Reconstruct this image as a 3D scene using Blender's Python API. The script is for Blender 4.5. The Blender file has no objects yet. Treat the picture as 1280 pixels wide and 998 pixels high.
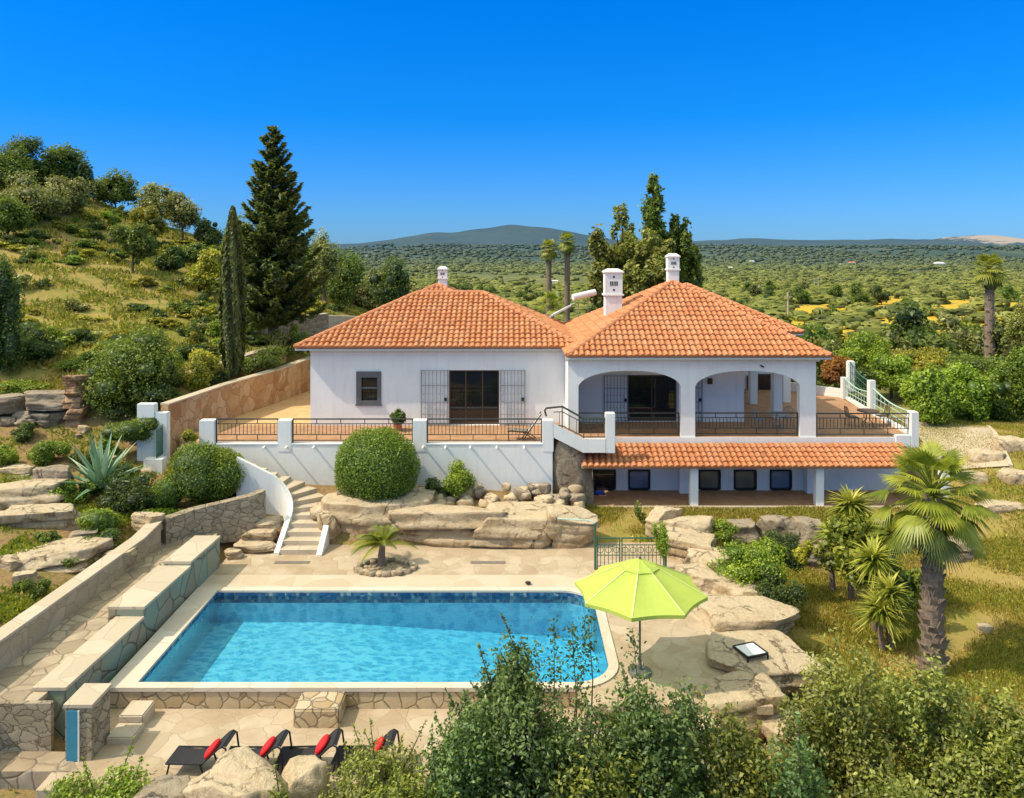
import bpy, bmesh, math, random
import numpy as np
from mathutils import Vector, Matrix, noise

random.seed(7); RNG = np.random.default_rng(11)
scene = bpy.context.scene
COL = scene.collection
PI = math.pi
rad = math.radians

# ---------------------------------------------------------------- measuring
F, HZ, CX, CZ = 1000.0, 312.0, 640.0, 11.2        # focal length (px), horizon row, centre column, eye height (m)
def P(px, py, Y):                                  # point of the photo at distance Y
    return Vector(((px - CX) * Y / F, Y, CZ - (py - HZ) * Y / F))
def G(px, py, z):                                  # point of the photo on the level z
    Y = F * (CZ - z) / (py - HZ)
    return Vector(((px - CX) * Y / F, Y, z))

# ---------------------------------------------------------------- object helpers
def tag(o, label=None, cat=None, group=None, kind=None):
    if label: o['label'] = label
    if cat: o['category'] = cat
    if group: o['group'] = group
    if kind: o['kind'] = kind
    return o

def empty(name, loc, label=None, cat=None, group=None, rz=0.0):
    o = bpy.data.objects.new(name, None)
    o.empty_display_size = .2
    o.location = loc; o.rotation_euler = (0, 0, rz)
    COL.objects.link(o)
    return tag(o, label, cat, group)

def link(name, me, mat=None, parent=None, loc=None):
    o = bpy.data.objects.new(name, me)
    if mat is not None: me.materials.append(mat)
    COL.objects.link(o)
    if parent is not None: o.parent = parent
    if loc is not None: o.location = loc
    return o

def world_origin(o):
    """world position of a thing or part that is only translated"""
    v = Vector(o.location)
    p = o.parent
    while p is not None:
        v += Vector(p.location); p = p.parent
    return v

def copy_tree(o, parent=None):
    c = o.copy(); COL.objects.link(c); c.parent = parent
    for ch in list(o.children): copy_tree(ch, c)
    return c

class MB:
    def __init__(s): s.v = []; s.f = []; s.a = []
    def add(s, vs, fs, a=0.5):
        n = len(s.v); s.v += [tuple(v) for v in vs]
        s.f += [tuple(i + n for i in f) for f in fs]; s.a += [a] * len(vs)
        return s
    def poly(s, *pts): return s.add(pts, [tuple(range(len(pts)))])
    def box(s, x0, x1, y0, y1, z0, z1, a=.5):
        vs = [(x0,y0,z0),(x1,y0,z0),(x1,y1,z0),(x0,y1,z0),(x0,y0,z1),(x1,y0,z1),(x1,y1,z1),(x0,y1,z1)]
        return s.add(vs, [(3,2,1,0),(4,5,6,7),(0,1,5,4),(1,2,6,5),(2,3,7,6),(3,0,4,7)], a)
    def obox(s, M, sx, sy, sz, a=.5):
        vs = [M @ Vector((x*sx/2, y*sy/2, z*sz/2)) for z in (-1,1) for x, y in ((-1,-1),(1,-1),(1,1),(-1,1))]
        return s.add(vs, [(3,2,1,0),(4,5,6,7),(0,1,5,4),(1,2,6,5),(2,3,7,6),(3,0,4,7)], a)
    def bar(s, p, q, w, h=None, a=.5):
        p = Vector(p); q = Vector(q); d = q - p; L = d.length
        if L < 1e-6: return s
        z = d.normalized(); up = Vector((0,0,1)) if abs(z.z) < .95 else Vector((0,1,0))
        x = up.cross(z).normalized(); y = z.cross(x)
        M = Matrix((x, y, z)).transposed().to_4x4(); M.translation = (p + q) / 2
        return s.obox(M, w, h or w, L, a)
    def tube(s, pts, r, n=8, a=.5, cap=True):
        pts = [Vector(p) for p in pts]; m = len(pts)
        rs = r if isinstance(r, (list, tuple)) else [r] * m
        vs = []; prev = None
        for i, p in enumerate(pts):
            d = (pts[min(i+1, m-1)] - pts[max(i-1, 0)])
            d = d.normalized() if d.length > 1e-9 else Vector((0,0,1))
            ref = prev if prev is not None else (Vector((1,0,0)) if abs(d.x) < .9 else Vector((0,1,0)))
            x = (ref - d * ref.dot(d)).normalized(); prev = x; y = d.cross(x)
            for k in range(n):
                t = 2*PI*k/n
                vs.append(p + (x*math.cos(t) + y*math.sin(t)) * rs[i])
        fs = [(i*n+k, i*n+(k+1)%n, (i+1)*n+(k+1)%n, (i+1)*n+k) for i in range(m-1) for k in range(n)]
        if cap: fs += [tuple(range(n-1, -1, -1)), tuple((m-1)*n+k for k in range(n))]
        return s.add(vs, fs, a)
    def prism(s, poly, z0, z1, a=.5):
        n = len(poly)
        vs = [(x,y,z0) for x,y in poly] + [(x,y,z1) for x,y in poly]
        fs = [tuple(range(n-1,-1,-1)), tuple(range(n,2*n))] + [(i,(i+1)%n,n+(i+1)%n,n+i) for i in range(n)]
        return s.add(vs, fs, a)
    def lathe(s, prof, c=(0,0,0), n=16, a=.5):
        vs = [(c[0]+r*math.cos(2*PI*k/n), c[1]+r*math.sin(2*PI*k/n), c[2]+z) for r,z in prof for k in range(n)]
        m = len(prof)
        fs = [(i*n+k, i*n+(k+1)%n, (i+1)*n+(k+1)%n, (i+1)*n+k) for i in range(m-1) for k in range(n)]
        return s.add(vs, fs + [tuple(range(n-1,-1,-1)), tuple((m-1)*n+k for k in range(n))], a)
    def build(s, name, mat, parent=None, smooth=False, bevel=0, origin=None, attr=False, recalc=False, world=True):
        """vertices are given in world space; the object sits at origin (or under its parent's origin)"""
        if parent is not None and world: off = world_origin(parent)
        elif origin is not None: off = Vector(origin)
        else: off = Vector((0,0,0))
        me = bpy.data.meshes.new(name)
        me.from_pydata([(x-off.x, y-off.y, z-off.z) for x,y,z in s.v], [], s.f)
        if attr:
            at = me.attributes.new('rnd', 'FLOAT', 'POINT'); at.data.foreach_set('value', s.a)
        if bevel or recalc:
            b = bmesh.new(); b.from_mesh(me)
            if recalc: bmesh.ops.recalc_face_normals(b, faces=b.faces)
            if bevel:
                es = [e for e in b.edges if len(e.link_faces) == 2 and e.calc_face_angle(0) > .5]
                bmesh.ops.bevel(b, geom=es, offset=bevel, segments=2, affect='EDGES', clamp_overlap=True)
            b.to_mesh(me); b.free()
        if smooth: me.polygons.foreach_set('use_smooth', [True]*len(me.polygons))
        me.update()
        o = link(name, me, mat, parent)
        if parent is None and origin is not None: o.location = off
        return o

def np_mesh(name, V, Fq, rnd=None, smooth=False):
    me = bpy.data.meshes.new(name)
    n = len(V); k = Fq.shape[1]; m = len(Fq)
    me.vertices.add(n); me.vertices.foreach_set('co', V.astype(np.float32).ravel())
    me.loops.add(m*k); me.loops.foreach_set('vertex_index', Fq.astype(np.int32).ravel())
    me.polygons.add(m); me.polygons.foreach_set('loop_start', np.arange(0, m*k, k, dtype=np.int32))
    if smooth: me.polygons.foreach_set('use_smooth', np.ones(m, dtype=bool))
    if rnd is not None:
        at = me.attributes.new('rnd', 'FLOAT', 'POINT'); at.data.foreach_set('value', rnd.astype(np.float32))
    me.update(calc_edges=True); me.validate()
    return me

# ---------------------------------------------------------------- materials
class NT:
    def __init__(s, name):
        s.m = bpy.data.materials.new(name); s.m.use_nodes = True
        s.t = s.m.node_tree; s.t.nodes.clear()
        s.out = s.t.nodes.new('ShaderNodeOutputMaterial')
    def n(s, typ, **kw):
        nd = s.t.nodes.new(typ)
        for k, v in kw.items():
            if k.startswith('i_'):
                nd.inputs[k[2:].replace('_', ' ')].default_value = v
            else: setattr(nd, k, v)
        return nd
    def l(s, a, b): s.t.links.new(a, b)
    def coords(s, scale=(1,1,1), kind='Object', loc=(0,0,0), rot=(0,0,0)):
        tc = s.n('ShaderNodeTexCoord'); mp = s.n('ShaderNodeMapping')
        mp.inputs['Scale'].default_value = scale; mp.inputs['Location'].default_value = loc; mp.inputs['Rotation'].default_value = rot
        s.l(tc.outputs[kind], mp.inputs['Vector']); return mp.outputs['Vector']
    def noise(s, vec, scale, detail=4, rough=.55, dist=0):
        nd = s.n('ShaderNodeTexNoise'); nd.inputs['Scale'].default_value = scale
        nd.inputs['Detail'].default_value = detail; nd.inputs['Roughness'].default_value = rough
        nd.inputs['Distortion'].default_value = dist
        if vec is not None: s.l(vec, nd.inputs['Vector'])
        return nd
    def ramp(s, fac, stops, interp='LINEAR'):
        r = s.n('ShaderNodeValToRGB'); r.color_ramp.interpolation = interp
        el = r.color_ramp.elements
        while len(el) > 1: el.remove(el[-1])
        el[0].position = stops[0][0]; el[0].color = (*stops[0][1], 1) if len(stops[0][1]) == 3 else stops[0][1]
        for p, c in stops[1:]:
            e = el.new(p); e.color = (*c, 1) if len(c) == 3 else c
        if fac is not None: s.l(fac, r.inputs['Fac'])
        return r.outputs['Color']
    def mix(s, fac, a, b, mode='MIX'):
        nd = s.n('ShaderNodeMix', data_type='RGBA', blend_type=mode)
        for sock, val in ((nd.inputs[0], fac), (nd.inputs[6], a), (nd.inputs[7], b)):
            if isinstance(val, bpy.types.NodeSocket): s.l(val, sock)
            elif isinstance(val, tuple): sock.default_value = (*val, 1) if len(val) == 3 else val
            else: sock.default_value = val
        return nd.outputs[2]
    def math(s, op, a, b=None, c=None, clamp=False):
        nd = s.n('ShaderNodeMath', operation=op, use_clamp=clamp)
        for i, v in enumerate((a, b, c)):
            if v is None: continue
            if isinstance(v, bpy.types.NodeSocket): s.l(v, nd.inputs[i])
            else: nd.inputs[i].default_value = v
        return nd.outputs[0]
    def bump(s, h, strength=.3, dist=.05, normal=None):
        b = s.n('ShaderNodeBump'); b.inputs['Strength'].default_value = strength; b.inputs['Distance'].default_value = dist
        s.l(h, b.inputs['Height'])
        if normal is not None: s.l(normal, b.inputs['Normal'])
        return b.outputs['Normal']
    def pbr(s, col, rough=.8, normal=None, spec=.3, metal=0):
        b = s.n('ShaderNodeBsdfPrincipled')
        for k, v in (('Base Color', col), ('Roughness', rough), ('Specular IOR Level', spec), ('Metallic', metal)):
            if isinstance(v, bpy.types.NodeSocket): s.l(v, b.inputs[k])
            elif isinstance(v, tuple): b.inputs[k].default_value = (*v, 1)
            else: b.inputs[k].default_value = v
        if normal is not None: s.l(normal, b.inputs['Normal'])
        s.l(b.outputs[0], s.out.inputs['Surface']); return s.m

def m_plain(name, col, rough=.6, var=.12, scale=6, bump=.1, bd=.01, spec=.3, metal=0):
    t = NT(name); v = t.coords()
    nz = t.noise(v, scale, 5)
    c = t.mix(nz.outputs['Fac'], tuple(x*(1-var) for x in col), tuple(min(1, x*(1+var)) for x in col))
    nz2 = t.noise(v, scale*9, 3)
    return t.pbr(c, rough, t.bump(nz2.outputs['Fac'], bump, bd), spec, metal)

def m_plaster(name, col):
    """white lime plaster: faint stains, streaks running down, trowel marks"""
    t = NT(name); v = t.coords(); vs = t.coords((2.2, 2.2, .25))
    n1 = t.noise(v, .8, 5, .6); n2 = t.noise(vs, 2.0, 5, .6); n3 = t.noise(v, 14, 4)
    c = t.mix(t.ramp(n1.outputs['Fac'], [(.3,(0,0,0)),(.75,(1,1,1))]), tuple(x*.9 for x in col), col)
    c = t.mix(t.math('MULTIPLY', t.ramp(n2.outputs['Fac'], [(.50,(0,0,0)),(.78,(1,1,1))]), .42), c, (col[0]*.72, col[1]*.70, col[2]*.66))
    return t.pbr(c, .85, t.bump(n3.outputs['Fac'], .15, .02), .2)

def m_tile(name):
    t = NT(name); v = t.coords()
    at = t.n('ShaderNodeAttribute', attribute_name='rnd')
    c = t.ramp(at.outputs['Fac'], [(0,(.36,.125,.05)),(.3,(.54,.21,.085)),(.6,(.63,.26,.11)),(.85,(.68,.33,.16)),(1,(.56,.32,.18))])
    n1 = t.noise(v, 1.1, 5, .65); n2 = t.noise(v, 16, 4, .7)
    c = t.mix(t.math('MULTIPLY', t.ramp(n1.outputs['Fac'], [(.45,(0,0,0)),(.75,(1,1,1))]), .38), c, (.55,.35,.21))
    c = t.mix(t.math('MULTIPLY', t.ramp(n2.outputs['Fac'], [(.5,(0,0,0)),(.75,(1,1,1))]), .42), c, (.30,.115,.05))
    return t.pbr(c, .8, t.bump(n2.outputs['Fac'], .3, .01), .25)

def m_stone(name, cols, scale=3.0, joint=(.16,.12,.08), jw=.04, bump=.8, bd=.06, stretch=(1,1,1), stain=None, rot=(0,0,0), jitter=.35):
    """irregular stones with mortar joints"""
    t = NT(name); v = t.coords(stretch, rot=rot)
    wob = t.noise(v, scale*.9, 3); 
    vv = t.mix(.16*jitter/.35, v, wob.outputs['Color'], 'ADD')
    v1 = t.n('ShaderNodeTexVoronoi', feature='F1'); v1.inputs['Scale'].default_value = scale; t.l(vv, v1.inputs['Vector'])
    v2 = t.n('ShaderNodeTexVoronoi', feature='DISTANCE_TO_EDGE'); v2.inputs['Scale'].default_value = scale; t.l(vv, v2.inputs['Vector'])
    sep = t.n('ShaderNodeSeparateColor'); t.l(v1.outputs['Color'], sep.inputs[0])
    k = len(cols)
    c = t.ramp(sep.outputs[0], [(i/max(1,k-1), cc) for i, cc in enumerate(cols)])
    n1 = t.noise(v, scale*2.2, 6, .65); n2 = t.noise(v, scale*12, 5, .7)
    c = t.mix(t.math('MULTIPLY', n1.outputs['Fac'], .55), c, t.mix(n2.outputs['Fac'], tuple(x*.5 for x in cols[0]), cols[-1]))
    if stain:
        n3 = t.noise(v, .9, 4, .6)
        c = t.mix(t.math('MULTIPLY', t.ramp(n3.outputs['Fac'], [(.45,(0,0,0)),(.65,(1,1,1))]), .6), c, stain)
    jm = t.ramp(v2.outputs['Distance'], [(0,(1,1,1)),(jw,(.85,.85,.85)),(jw*2.2,(0,0,0))])
    c = t.mix(jm, c, joint)
    h = t.math('ADD', t.ramp(v2.outputs['Distance'], [(0,(0,0,0)),(jw*3,(.8,.8,.8)),(.5,(1,1,1))]), t.math('MULTIPLY', n2.outputs['Fac'], .35))
    return t.pbr(c, .9, t.bump(h, bump, bd), .2)

def m_rock(name, cols, scale=1.2, bump=.9):
    t = NT(name); v = t.coords()
    oi = t.n('ShaderNodeObjectInfo')
    vv = t.n('ShaderNodeVectorMath', operation='ADD'); t.l(v, vv.inputs[0]); 
    mul = t.math('MULTIPLY', oi.outputs['Random'], 40.0); t.l(mul, vv.inputs[1]); v = vv.outputs[0]
    n1 = t.noise(v, scale, 7, .62, .4); n2 = t.noise(v, scale*6, 6, .7); n3 = t.noise(v, scale*22, 4, .7)
    k = len(cols)
    c = t.ramp(n1.outputs['Fac'], [(.25+.5*i/(k-1), cc) for i, cc in enumerate(cols)])
    c = t.mix(t.ramp(n2.outputs['Fac'], [(.46,(0,0,0)),(.72,(.6,.6,.6))]), c, tuple(x*.4 for x in cols[0]))
    c = t.mix(t.math('MULTIPLY', n3.outputs['Fac'], .35), c, cols[-1])
    geo = t.n('ShaderNodeNewGeometry'); sz = t.n('ShaderNodeSeparateXYZ'); t.l(geo.outputs['Normal'], sz.inputs[0])
    # patchy paler tone on faces that look up, iron stain, fine cracks
    up = t.ramp(sz.outputs['Z'], [(.35,(0,0,0)),(.85,(.75,.75,.75))])
    c = t.mix(t.math('MULTIPLY', up, t.ramp(n2.outputs['Fac'], [(.35,(.2,.2,.2)),(.6,(1,1,1))])), c, tuple(min(.85,x*1.25) for x in cols[2]))
    n4 = t.noise(v, scale*.8, 3, .5, 1.0)
    wv = t.mix(.35, v, n2.outputs['Color'], 'ADD')
    cr = t.n('ShaderNodeTexVoronoi', feature='DISTANCE_TO_EDGE'); cr.inputs['Scale'].default_value = scale*1.1; t.l(wv, cr.inputs['Vector'])
    ck = t.ramp(cr.outputs['Distance'], [(0,(1,1,1)),(.012,(.7,.7,.7)),(.035,(0,0,0))])
    ck = t.math('MULTIPLY', ck, t.ramp(n4.outputs['Fac'], [(.47,(0,0,0)),(.62,(.75,.75,.75))]))
    c = t.mix(ck, c, tuple(x*.5 for x in cols[0]))
    h = t.math('SUBTRACT', t.math('ADD', t.math('MULTIPLY', n2.outputs['Fac'], 1.0), t.math('MULTIPLY', n3.outputs['Fac'], .45)), t.math('MULTIPLY', ck, .8))
    return t.pbr(c, .92, t.bump(h, bump, .12), .2)

def m_leaf(name, dark, mid, light, trans=.35, rough=.5, hue=.02, haze=None):
    t = NT(name)
    dark = tuple(x*k for x,k in zip(dark,(1.3,1.1,.6))); mid = tuple(x*k for x,k in zip(mid,(2.2,1.7,.8))); light = tuple(min(.7,x*k) for x,k in zip(light,(2.1,1.75,1.0)))
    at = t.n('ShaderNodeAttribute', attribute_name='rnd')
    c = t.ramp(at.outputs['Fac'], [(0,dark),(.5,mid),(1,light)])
    oi = t.n('ShaderNodeObjectInfo')
    hs = t.n('ShaderNodeHueSaturation')
    t.l(t.math('ADD', t.math('MULTIPLY', oi.outputs['Random'], hue), .5-hue/2), hs.inputs['Hue'])
    t.l(t.math('ADD', t.math('MULTIPLY', oi.outputs['Random'], .3), .85), hs.inputs['Value'])
    t.l(c, hs.inputs['Color']); c = hs.outputs['Color']
    if haze:                                                     # air haze painted into the leaf colour, bluer with distance
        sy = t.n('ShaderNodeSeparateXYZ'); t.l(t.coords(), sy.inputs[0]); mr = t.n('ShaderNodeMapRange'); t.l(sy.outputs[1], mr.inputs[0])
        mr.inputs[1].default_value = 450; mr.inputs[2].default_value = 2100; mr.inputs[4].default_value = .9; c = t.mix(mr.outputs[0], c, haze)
    d = t.n('ShaderNodeBsdfDiffuse'); tr = t.n('ShaderNodeBsdfTranslucent'); g = t.n('ShaderNodeBsdfGlossy')
    g.inputs['Roughness'].default_value = rough; g.inputs['Color'].default_value = (.7,.75,.7,1)
    t.l(c, d.inputs['Color']); t.l(t.mix(.5, c, (.35,.42,.04), 'MIX'), tr.inputs['Color'])
    m1 = t.n('ShaderNodeMixShader'); m1.inputs[0].default_value = trans; t.l(d.outputs[0], m1.inputs[1]); t.l(tr.outputs[0], m1.inputs[2])
    m2 = t.n('ShaderNodeMixShader'); m2.inputs[0].default_value = .05; t.l(m1.outputs[0], m2.inputs[1]); t.l(g.outputs[0], m2.inputs[2])
    t.l(m2.outputs[0], t.out.inputs['Surface']); return t.m

M = {}
M['plaster'] = m_plaster('white_plaster', (.89,.865,.82))
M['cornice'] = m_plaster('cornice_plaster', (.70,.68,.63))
M['tile'] = m_tile('clay_tile')
M['ridge'] = m_plain('clay_ridge', (.58,.235,.11), .8, .25, 5, .3, .01)
M['rail'] = m_plain('rail_paint', (.055,.06,.05), .5, .3, 8, .1, .004)
M['greenrail'] = m_plain('green_paint', (.045,.13,.085), .45, .3, 8, .1, .004)
M['palegreen'] = m_plain('pale_green_paint', (.45,.60,.50), .5, .2, 6, .1, .004)
M['gatemetal'] = m_plain('gate_grey', (.26,.27,.28), .5, .25, 9, .1, .004)
M['frame'] = m_plain('frame_grey', (.13,.13,.125), .55, .2, 8, .1, .004)
M['black'] = m_plain('black_frame', (.02,.02,.021), .5, .2, 8)
M['sling'] = m_plain('sling_fabric', (.028,.026,.03), .75, .2, 30, .3, .003)
M['red'] = m_plain('red_fabric', (.62,.02,.025), .8, .2, 9, .2, .006)
M['wood'] = m_plain('dark_wood', (.10,.055,.03), .6, .35, 5, .2, .006)
M['greywood'] = m_plain('grey_wood', (.22,.19,.16), .7, .3, 7, .2, .006)
M['white'] = m_plain('white_enamel', (.8,.8,.78), .4, .06, 4, .05, .004)
M['bluepanel'] = m_plain('blue_paint', (.05,.25,.36), .4, .2, 5, .1, .004)
M['bluecloth'] = m_plain('blue_cloth', (.02,.05,.28), .8, .2, 9)
M['clay'] = m_plain('clay_pot', (.42,.16,.08), .8, .2, 6)
M['tree_bark'] = m_plain('tree_bark', (.13,.095,.07), .95, .4, 5, .9, .05)
M['palm_bark'] = m_plain('palm_bark', (.27,.20,.15), .95, .45, 7, .9, .05)
M['curtain'] = m_plain('pale_curtain', (.5,.5,.5), .9, .1, 7)

def m_glass(name, col=(.012,.013,.014), rough=.04):
    t = NT(name); v = t.coords()
    nz = t.noise(v, .9, 3)
    c = t.mix(nz.outputs['Fac'], tuple(x*.4 for x in col), tuple(x*2 for x in col))
    return t.pbr(c, rough, t.bump(nz.outputs['Fac'], .04, .05), .6)
M['glass'] = m_glass('window_glass')
M['glass2'] = m_glass('window_glass_bluish', (.14,.18,.25), .10)
M['glass3'] = m_glass('window_glass_brownish', (.17,.15,.10), .12)

SAND = [(.30,.21,.13),(.46,.34,.22),(.56,.44,.30),(.62,.50,.36)]
M['stonewall'] = m_stone('rubble_wall', [(.32,.25,.165),(.42,.335,.225),(.51,.415,.285),(.37,.30,.21)], 3.1, (.30,.235,.16), .014, .9, .08, (1,1,1.5), jitter=.9)
M['poolstone'] = m_stone('pool_front_stone', [(.46,.32,.17),(.60,.46,.28),(.68,.55,.37),(.52,.40,.25)], 2.7, (.38,.29,.19), .022, .8, .07)
M['copper'] = m_stone('green_slate_wall', [(.25,.25,.18),(.25,.33,.26),(.19,.36,.31),(.31,.34,.25),(.36,.31,.22)], 1.25, (.17,.155,.115), .014, .7, .05, (1,1,.8), (.28,.23,.16))
M['brownwall'] = m_stone('brown_stone_wall', [(.36,.17,.07),(.50,.30,.15),(.62,.44,.27),(.46,.25,.11)], 1.9, (.36,.23,.13), .016, .6, .06, (1,1,.8), (.56,.40,.23), jitter=1.0)
M['plainwall'] = m_stone('rendered_stone_wall', [(.44,.34,.22),(.50,.39,.26),(.55,.44,.30)], 1.6, (.38,.29,.19), .012, .5, .04, (1,1,1.2), (.34,.26,.17), jitter=1.0)
M['walltop'] = m_stone('wall_cap_stone', [(.50,.41,.29),(.58,.48,.35),(.63,.53,.40)], .9, (.46,.37,.26), .008, .3, .02)
M['paving'] = m_stone('crazy_paving', [(.45,.34,.22),(.53,.42,.29),(.60,.49,.36),(.49,.375,.25)], 1.7, (.42,.31,.20), .010, .4, .025, jitter=.9, stain=(.36,.26,.16))
M['pathstone'] = m_stone('path_paving', [(.44,.33,.22),(.53,.42,.29),(.60,.49,.35),(.36,.28,.19)], 1.9, (.33,.26,.18), .025, .8, .05, stain=(.24,.18,.13))
M['coping'] = m_stone('pale_coping', [(.62,.52,.40),(.68,.58,.46),(.72,.63,.51)], .75, (.55,.47,.38), .008, .15, .01)
M['deckpale'] = m_stone('beige_deck', [(.54,.42,.29),(.60,.48,.35),(.64,.53,.40)], .8, (.60,.47,.33), .008, .12, .01)
M['terracotta'] = m_stone('terracotta_floor', [(.40,.21,.11),(.47,.26,.14),(.52,.30,.17)], 3.4, (.34,.22,.14), .012, .15, .01)
M['orangefloor'] = m_stone('ochre_floor', [(.62,.38,.18),(.68,.43,.21),(.72,.48,.25)], 2.2, (.55,.35,.18), .012, .15, .01)
M['rock'] = m_rock('sandstone_rock', [(.34,.22,.115),(.51,.37,.22),(.66,.53,.36),(.57,.38,.17)])
M['rockgrey'] = m_rock('grey_rock', [(.15,.115,.08),(.27,.21,.15),(.43,.35,.25),(.34,.25,.16)])
M['brownrock'] = m_rock('brown_rock', [(.22,.11,.055),(.36,.21,.11),(.50,.33,.20),(.45,.24,.11)])
M['concrete'] = m_plain('drive_concrete', (.52,.42,.30), .9, .2, 1.2, .3, .02)

M['leaf_dark'] = m_leaf('foliage_dark', (.012,.030,.012), (.030,.065,.022), (.075,.12,.035))
M['leaf_mid'] = m_leaf('foliage_mid', (.022,.050,.012), (.060,.115,.022), (.14,.20,.04))
M['leaf_bright'] = m_leaf('foliage_bright', (.035,.080,.010), (.095,.18,.020), (.22,.31,.045))
M['leaf_topiary'] = m_leaf('foliage_topiary', (.022,.055,.008), (.062,.13,.014), (.17,.25,.03))
M['leaf_yellow'] = m_leaf('foliage_yellow', (.06,.085,.012), (.17,.20,.025), (.33,.33,.05))
M['leaf_olive'] = m_leaf('foliage_olive', (.05,.07,.035), (.13,.16,.085), (.27,.30,.18))
M['leaf_fore'] = m_leaf('foliage_foreground', (.010,.028,.012), (.029,.074,.030), (.12,.19,.085))
M['leaf_cyp'] = m_leaf('foliage_cypress', (.016,.026,.008), (.045,.062,.016), (.10,.12,.028))
M['leaf_con'] = m_leaf('foliage_conifer', (.012,.030,.016), (.042,.080,.036), (.12,.17,.07))
M['leaf_rust'] = m_leaf('foliage_rust', (.045,.06,.02), (.11,.14,.045), (.20,.235,.08))
M['leaf_red'] = m_leaf('foliage_red', (.05,.025,.012), (.16,.06,.03), (.25,.14,.05))
M['leaf_palm'] = m_leaf('palm_leaf', (.03,.055,.010), (.095,.145,.022), (.27,.31,.06), .4)
M['leaf_yucca'] = m_leaf('yucca_leaf', (.035,.07,.015), (.11,.17,.03), (.36,.38,.10), .3)
M['leaf_agave'] = m_leaf('agave_leaf', (.07,.15,.17), (.13,.27,.31), (.28,.45,.50), .05, .4)
M['leaf_far'] = m_leaf('foliage_valley', (.030,.045,.018), (.06,.085,.030), (.12,.145,.05), .15)
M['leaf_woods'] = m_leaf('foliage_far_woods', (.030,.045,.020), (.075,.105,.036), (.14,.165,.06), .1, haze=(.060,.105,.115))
M['drygrass'] = m_leaf('dry_grass', (.08,.085,.025), (.17,.16,.05), (.30,.27,.11), .3)
M['greengrass'] = m_leaf('green_grass', (.05,.09,.015), (.13,.19,.03), (.28,.33,.06), .3)
# ---------------------------------------------------------------- terrain
CP = np.array([
 # in front of and below the garden
 (0,3,-4.5),(-22,4,-3),(22,4,-5),(0,10,-3.2),(-12,12,-2.4),(12,12,-3.2),(24,12,-2.6),(-22,13,-1.4),
 (-9,17.6,-1.0),(-4,17.6,-1.0),(2,17.4,-1.3),(6,18,-1.3),(-13,17.6,-1.0),(9.5,18.5,-1.5),(-9,19.5,-1.0),(2,19.5,-1.0),
 (-9,23,-.8),(2,23,-.8),(-9,27,-.6),(2,27,-.5),(5.5,24,-.4),(6.2,28,-.3),
 (-12,20,.2),(-12,25,.3),(-11.5,29,.4),(-8,29.5,-.3),(-8,31.5,.2),
 # rocks and bed below the terrace
 (-6,30.8,.5),(-2,30.8,.5),(1.4,30.8,.4),(-6,33,1.15),(-2,33,1.0),(1.5,33,.75),(-9,32.8,1.0),(-12,32.8,1.3),
 # lawn before the porch and the lower lawn
 (3.5,33.2,.22),(8,33.4,.22),(13,33.4,.22),(17,33,.2),(4,31.6,.05),(8,32,.05),(12,32,0),
 (9,30.6,-.85),(12,30.4,-.9),(16,30,-.75),(10,27,-1),(14,27,-1),(12,23,-1.05),(16,23,-1.0),(21,23,-.8),(9,23,-1),(18,18,-1.6),
 (20,30.5,0),(22,34,1.2),(25,30,.6),(20,38,1.5),(24,42,1.9),(23,36,1.7),(23,27,-.3),(28,36,1.6),(30,45,1.6),
 # rock garden on the left
 (-14.6,21,1.15),(-14.6,26,1.2),(-15,30,1.45),(-18,28,1.8),(-19.5,32,2.3),(-17,33,2.1),(-20,35.2,2.7),(-16.5,35.6,2.7),(-23.5,35.6,3),
 (-26,30,3.1),(-24,24,2.3),(-22,18,1.0),(-20,38,4.6),(-25,38.5,5),(-29,38,5.4),(-16.5,38.5,4.5),(-15.6,44,4.7),(-14.2,50,4.9),(-33,30,4.6),
 # hillside
 (-22,46,5.9),(-17,53,5.9),(-12,58,5.0),(-23,42,5.5),(-30,50,7.5),(-25,60,9),(-18,62,6.6),(-36,55,10),(-40,65,13),(-32,68,11.5),
 (-50,80,20),(-60,78,23.5),(-43,85,17),(-36,88,13.5),(-31,90,11.3),(-20,90,8.6),(-70,70,25),(-48,60,15.5),(-60,100,19),(-40,104,12),(-22,108,6),
 (-80,50,20),(-60,40,12),(-45,35,8),(-100,80,32),(-100,110,30),(-70,15,4),(-100,30,14),
 # behind the house and towards the valley
 (-8,62,3.2),(0,62,2),(10,60,1.2),(20,52,1.4),(0,50,2),(10,46,2),(30,60,-1),(42,70,1.2),(24,70,-1.5),(0,90,-2.5),(20,100,-6),(45,100,-5),(70,80,-2),(60,50,1),
 (80,100,-6),(100,60,-1),(80,30,-1),(50,25,-1),(0,110,-6.5),(100,110,-8)], dtype=float)
def _tps():
    n = len(CP); d = np.sqrt(((CP[:,None,:2]-CP[None,:,:2])**2).sum(-1))
    A = np.zeros((n+3,n+3)); A[:n,:n] = d + np.eye(n)*.02; A[:n,n] = 1; A[n,:n] = 1
    A[:n,n+1:] = CP[:,:2]; A[n+1:,:n] = CP[:,:2].T
    b = np.zeros(n+3); b[:n] = CP[:,2]
    return np.linalg.solve(A, b)
_W = _tps()
def near_h(x, y):
    out = np.zeros(len(x))
    for s in range(0, len(x), 20000):
        xs, ys = x[s:s+20000], y[s:s+20000]
        d = np.sqrt((xs[:,None]-CP[None,:,0])**2 + (ys[:,None]-CP[None,:,1])**2)
        out[s:s+20000] = d @ _W[:-3] + _W[-3] + _W[-2]*xs + _W[-1]*ys
    return out
def gau(x, y, X, Y, sx, sy): return np.exp(-((x-X)/sx)**2 - ((y-Y)/sy)**2)
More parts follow.
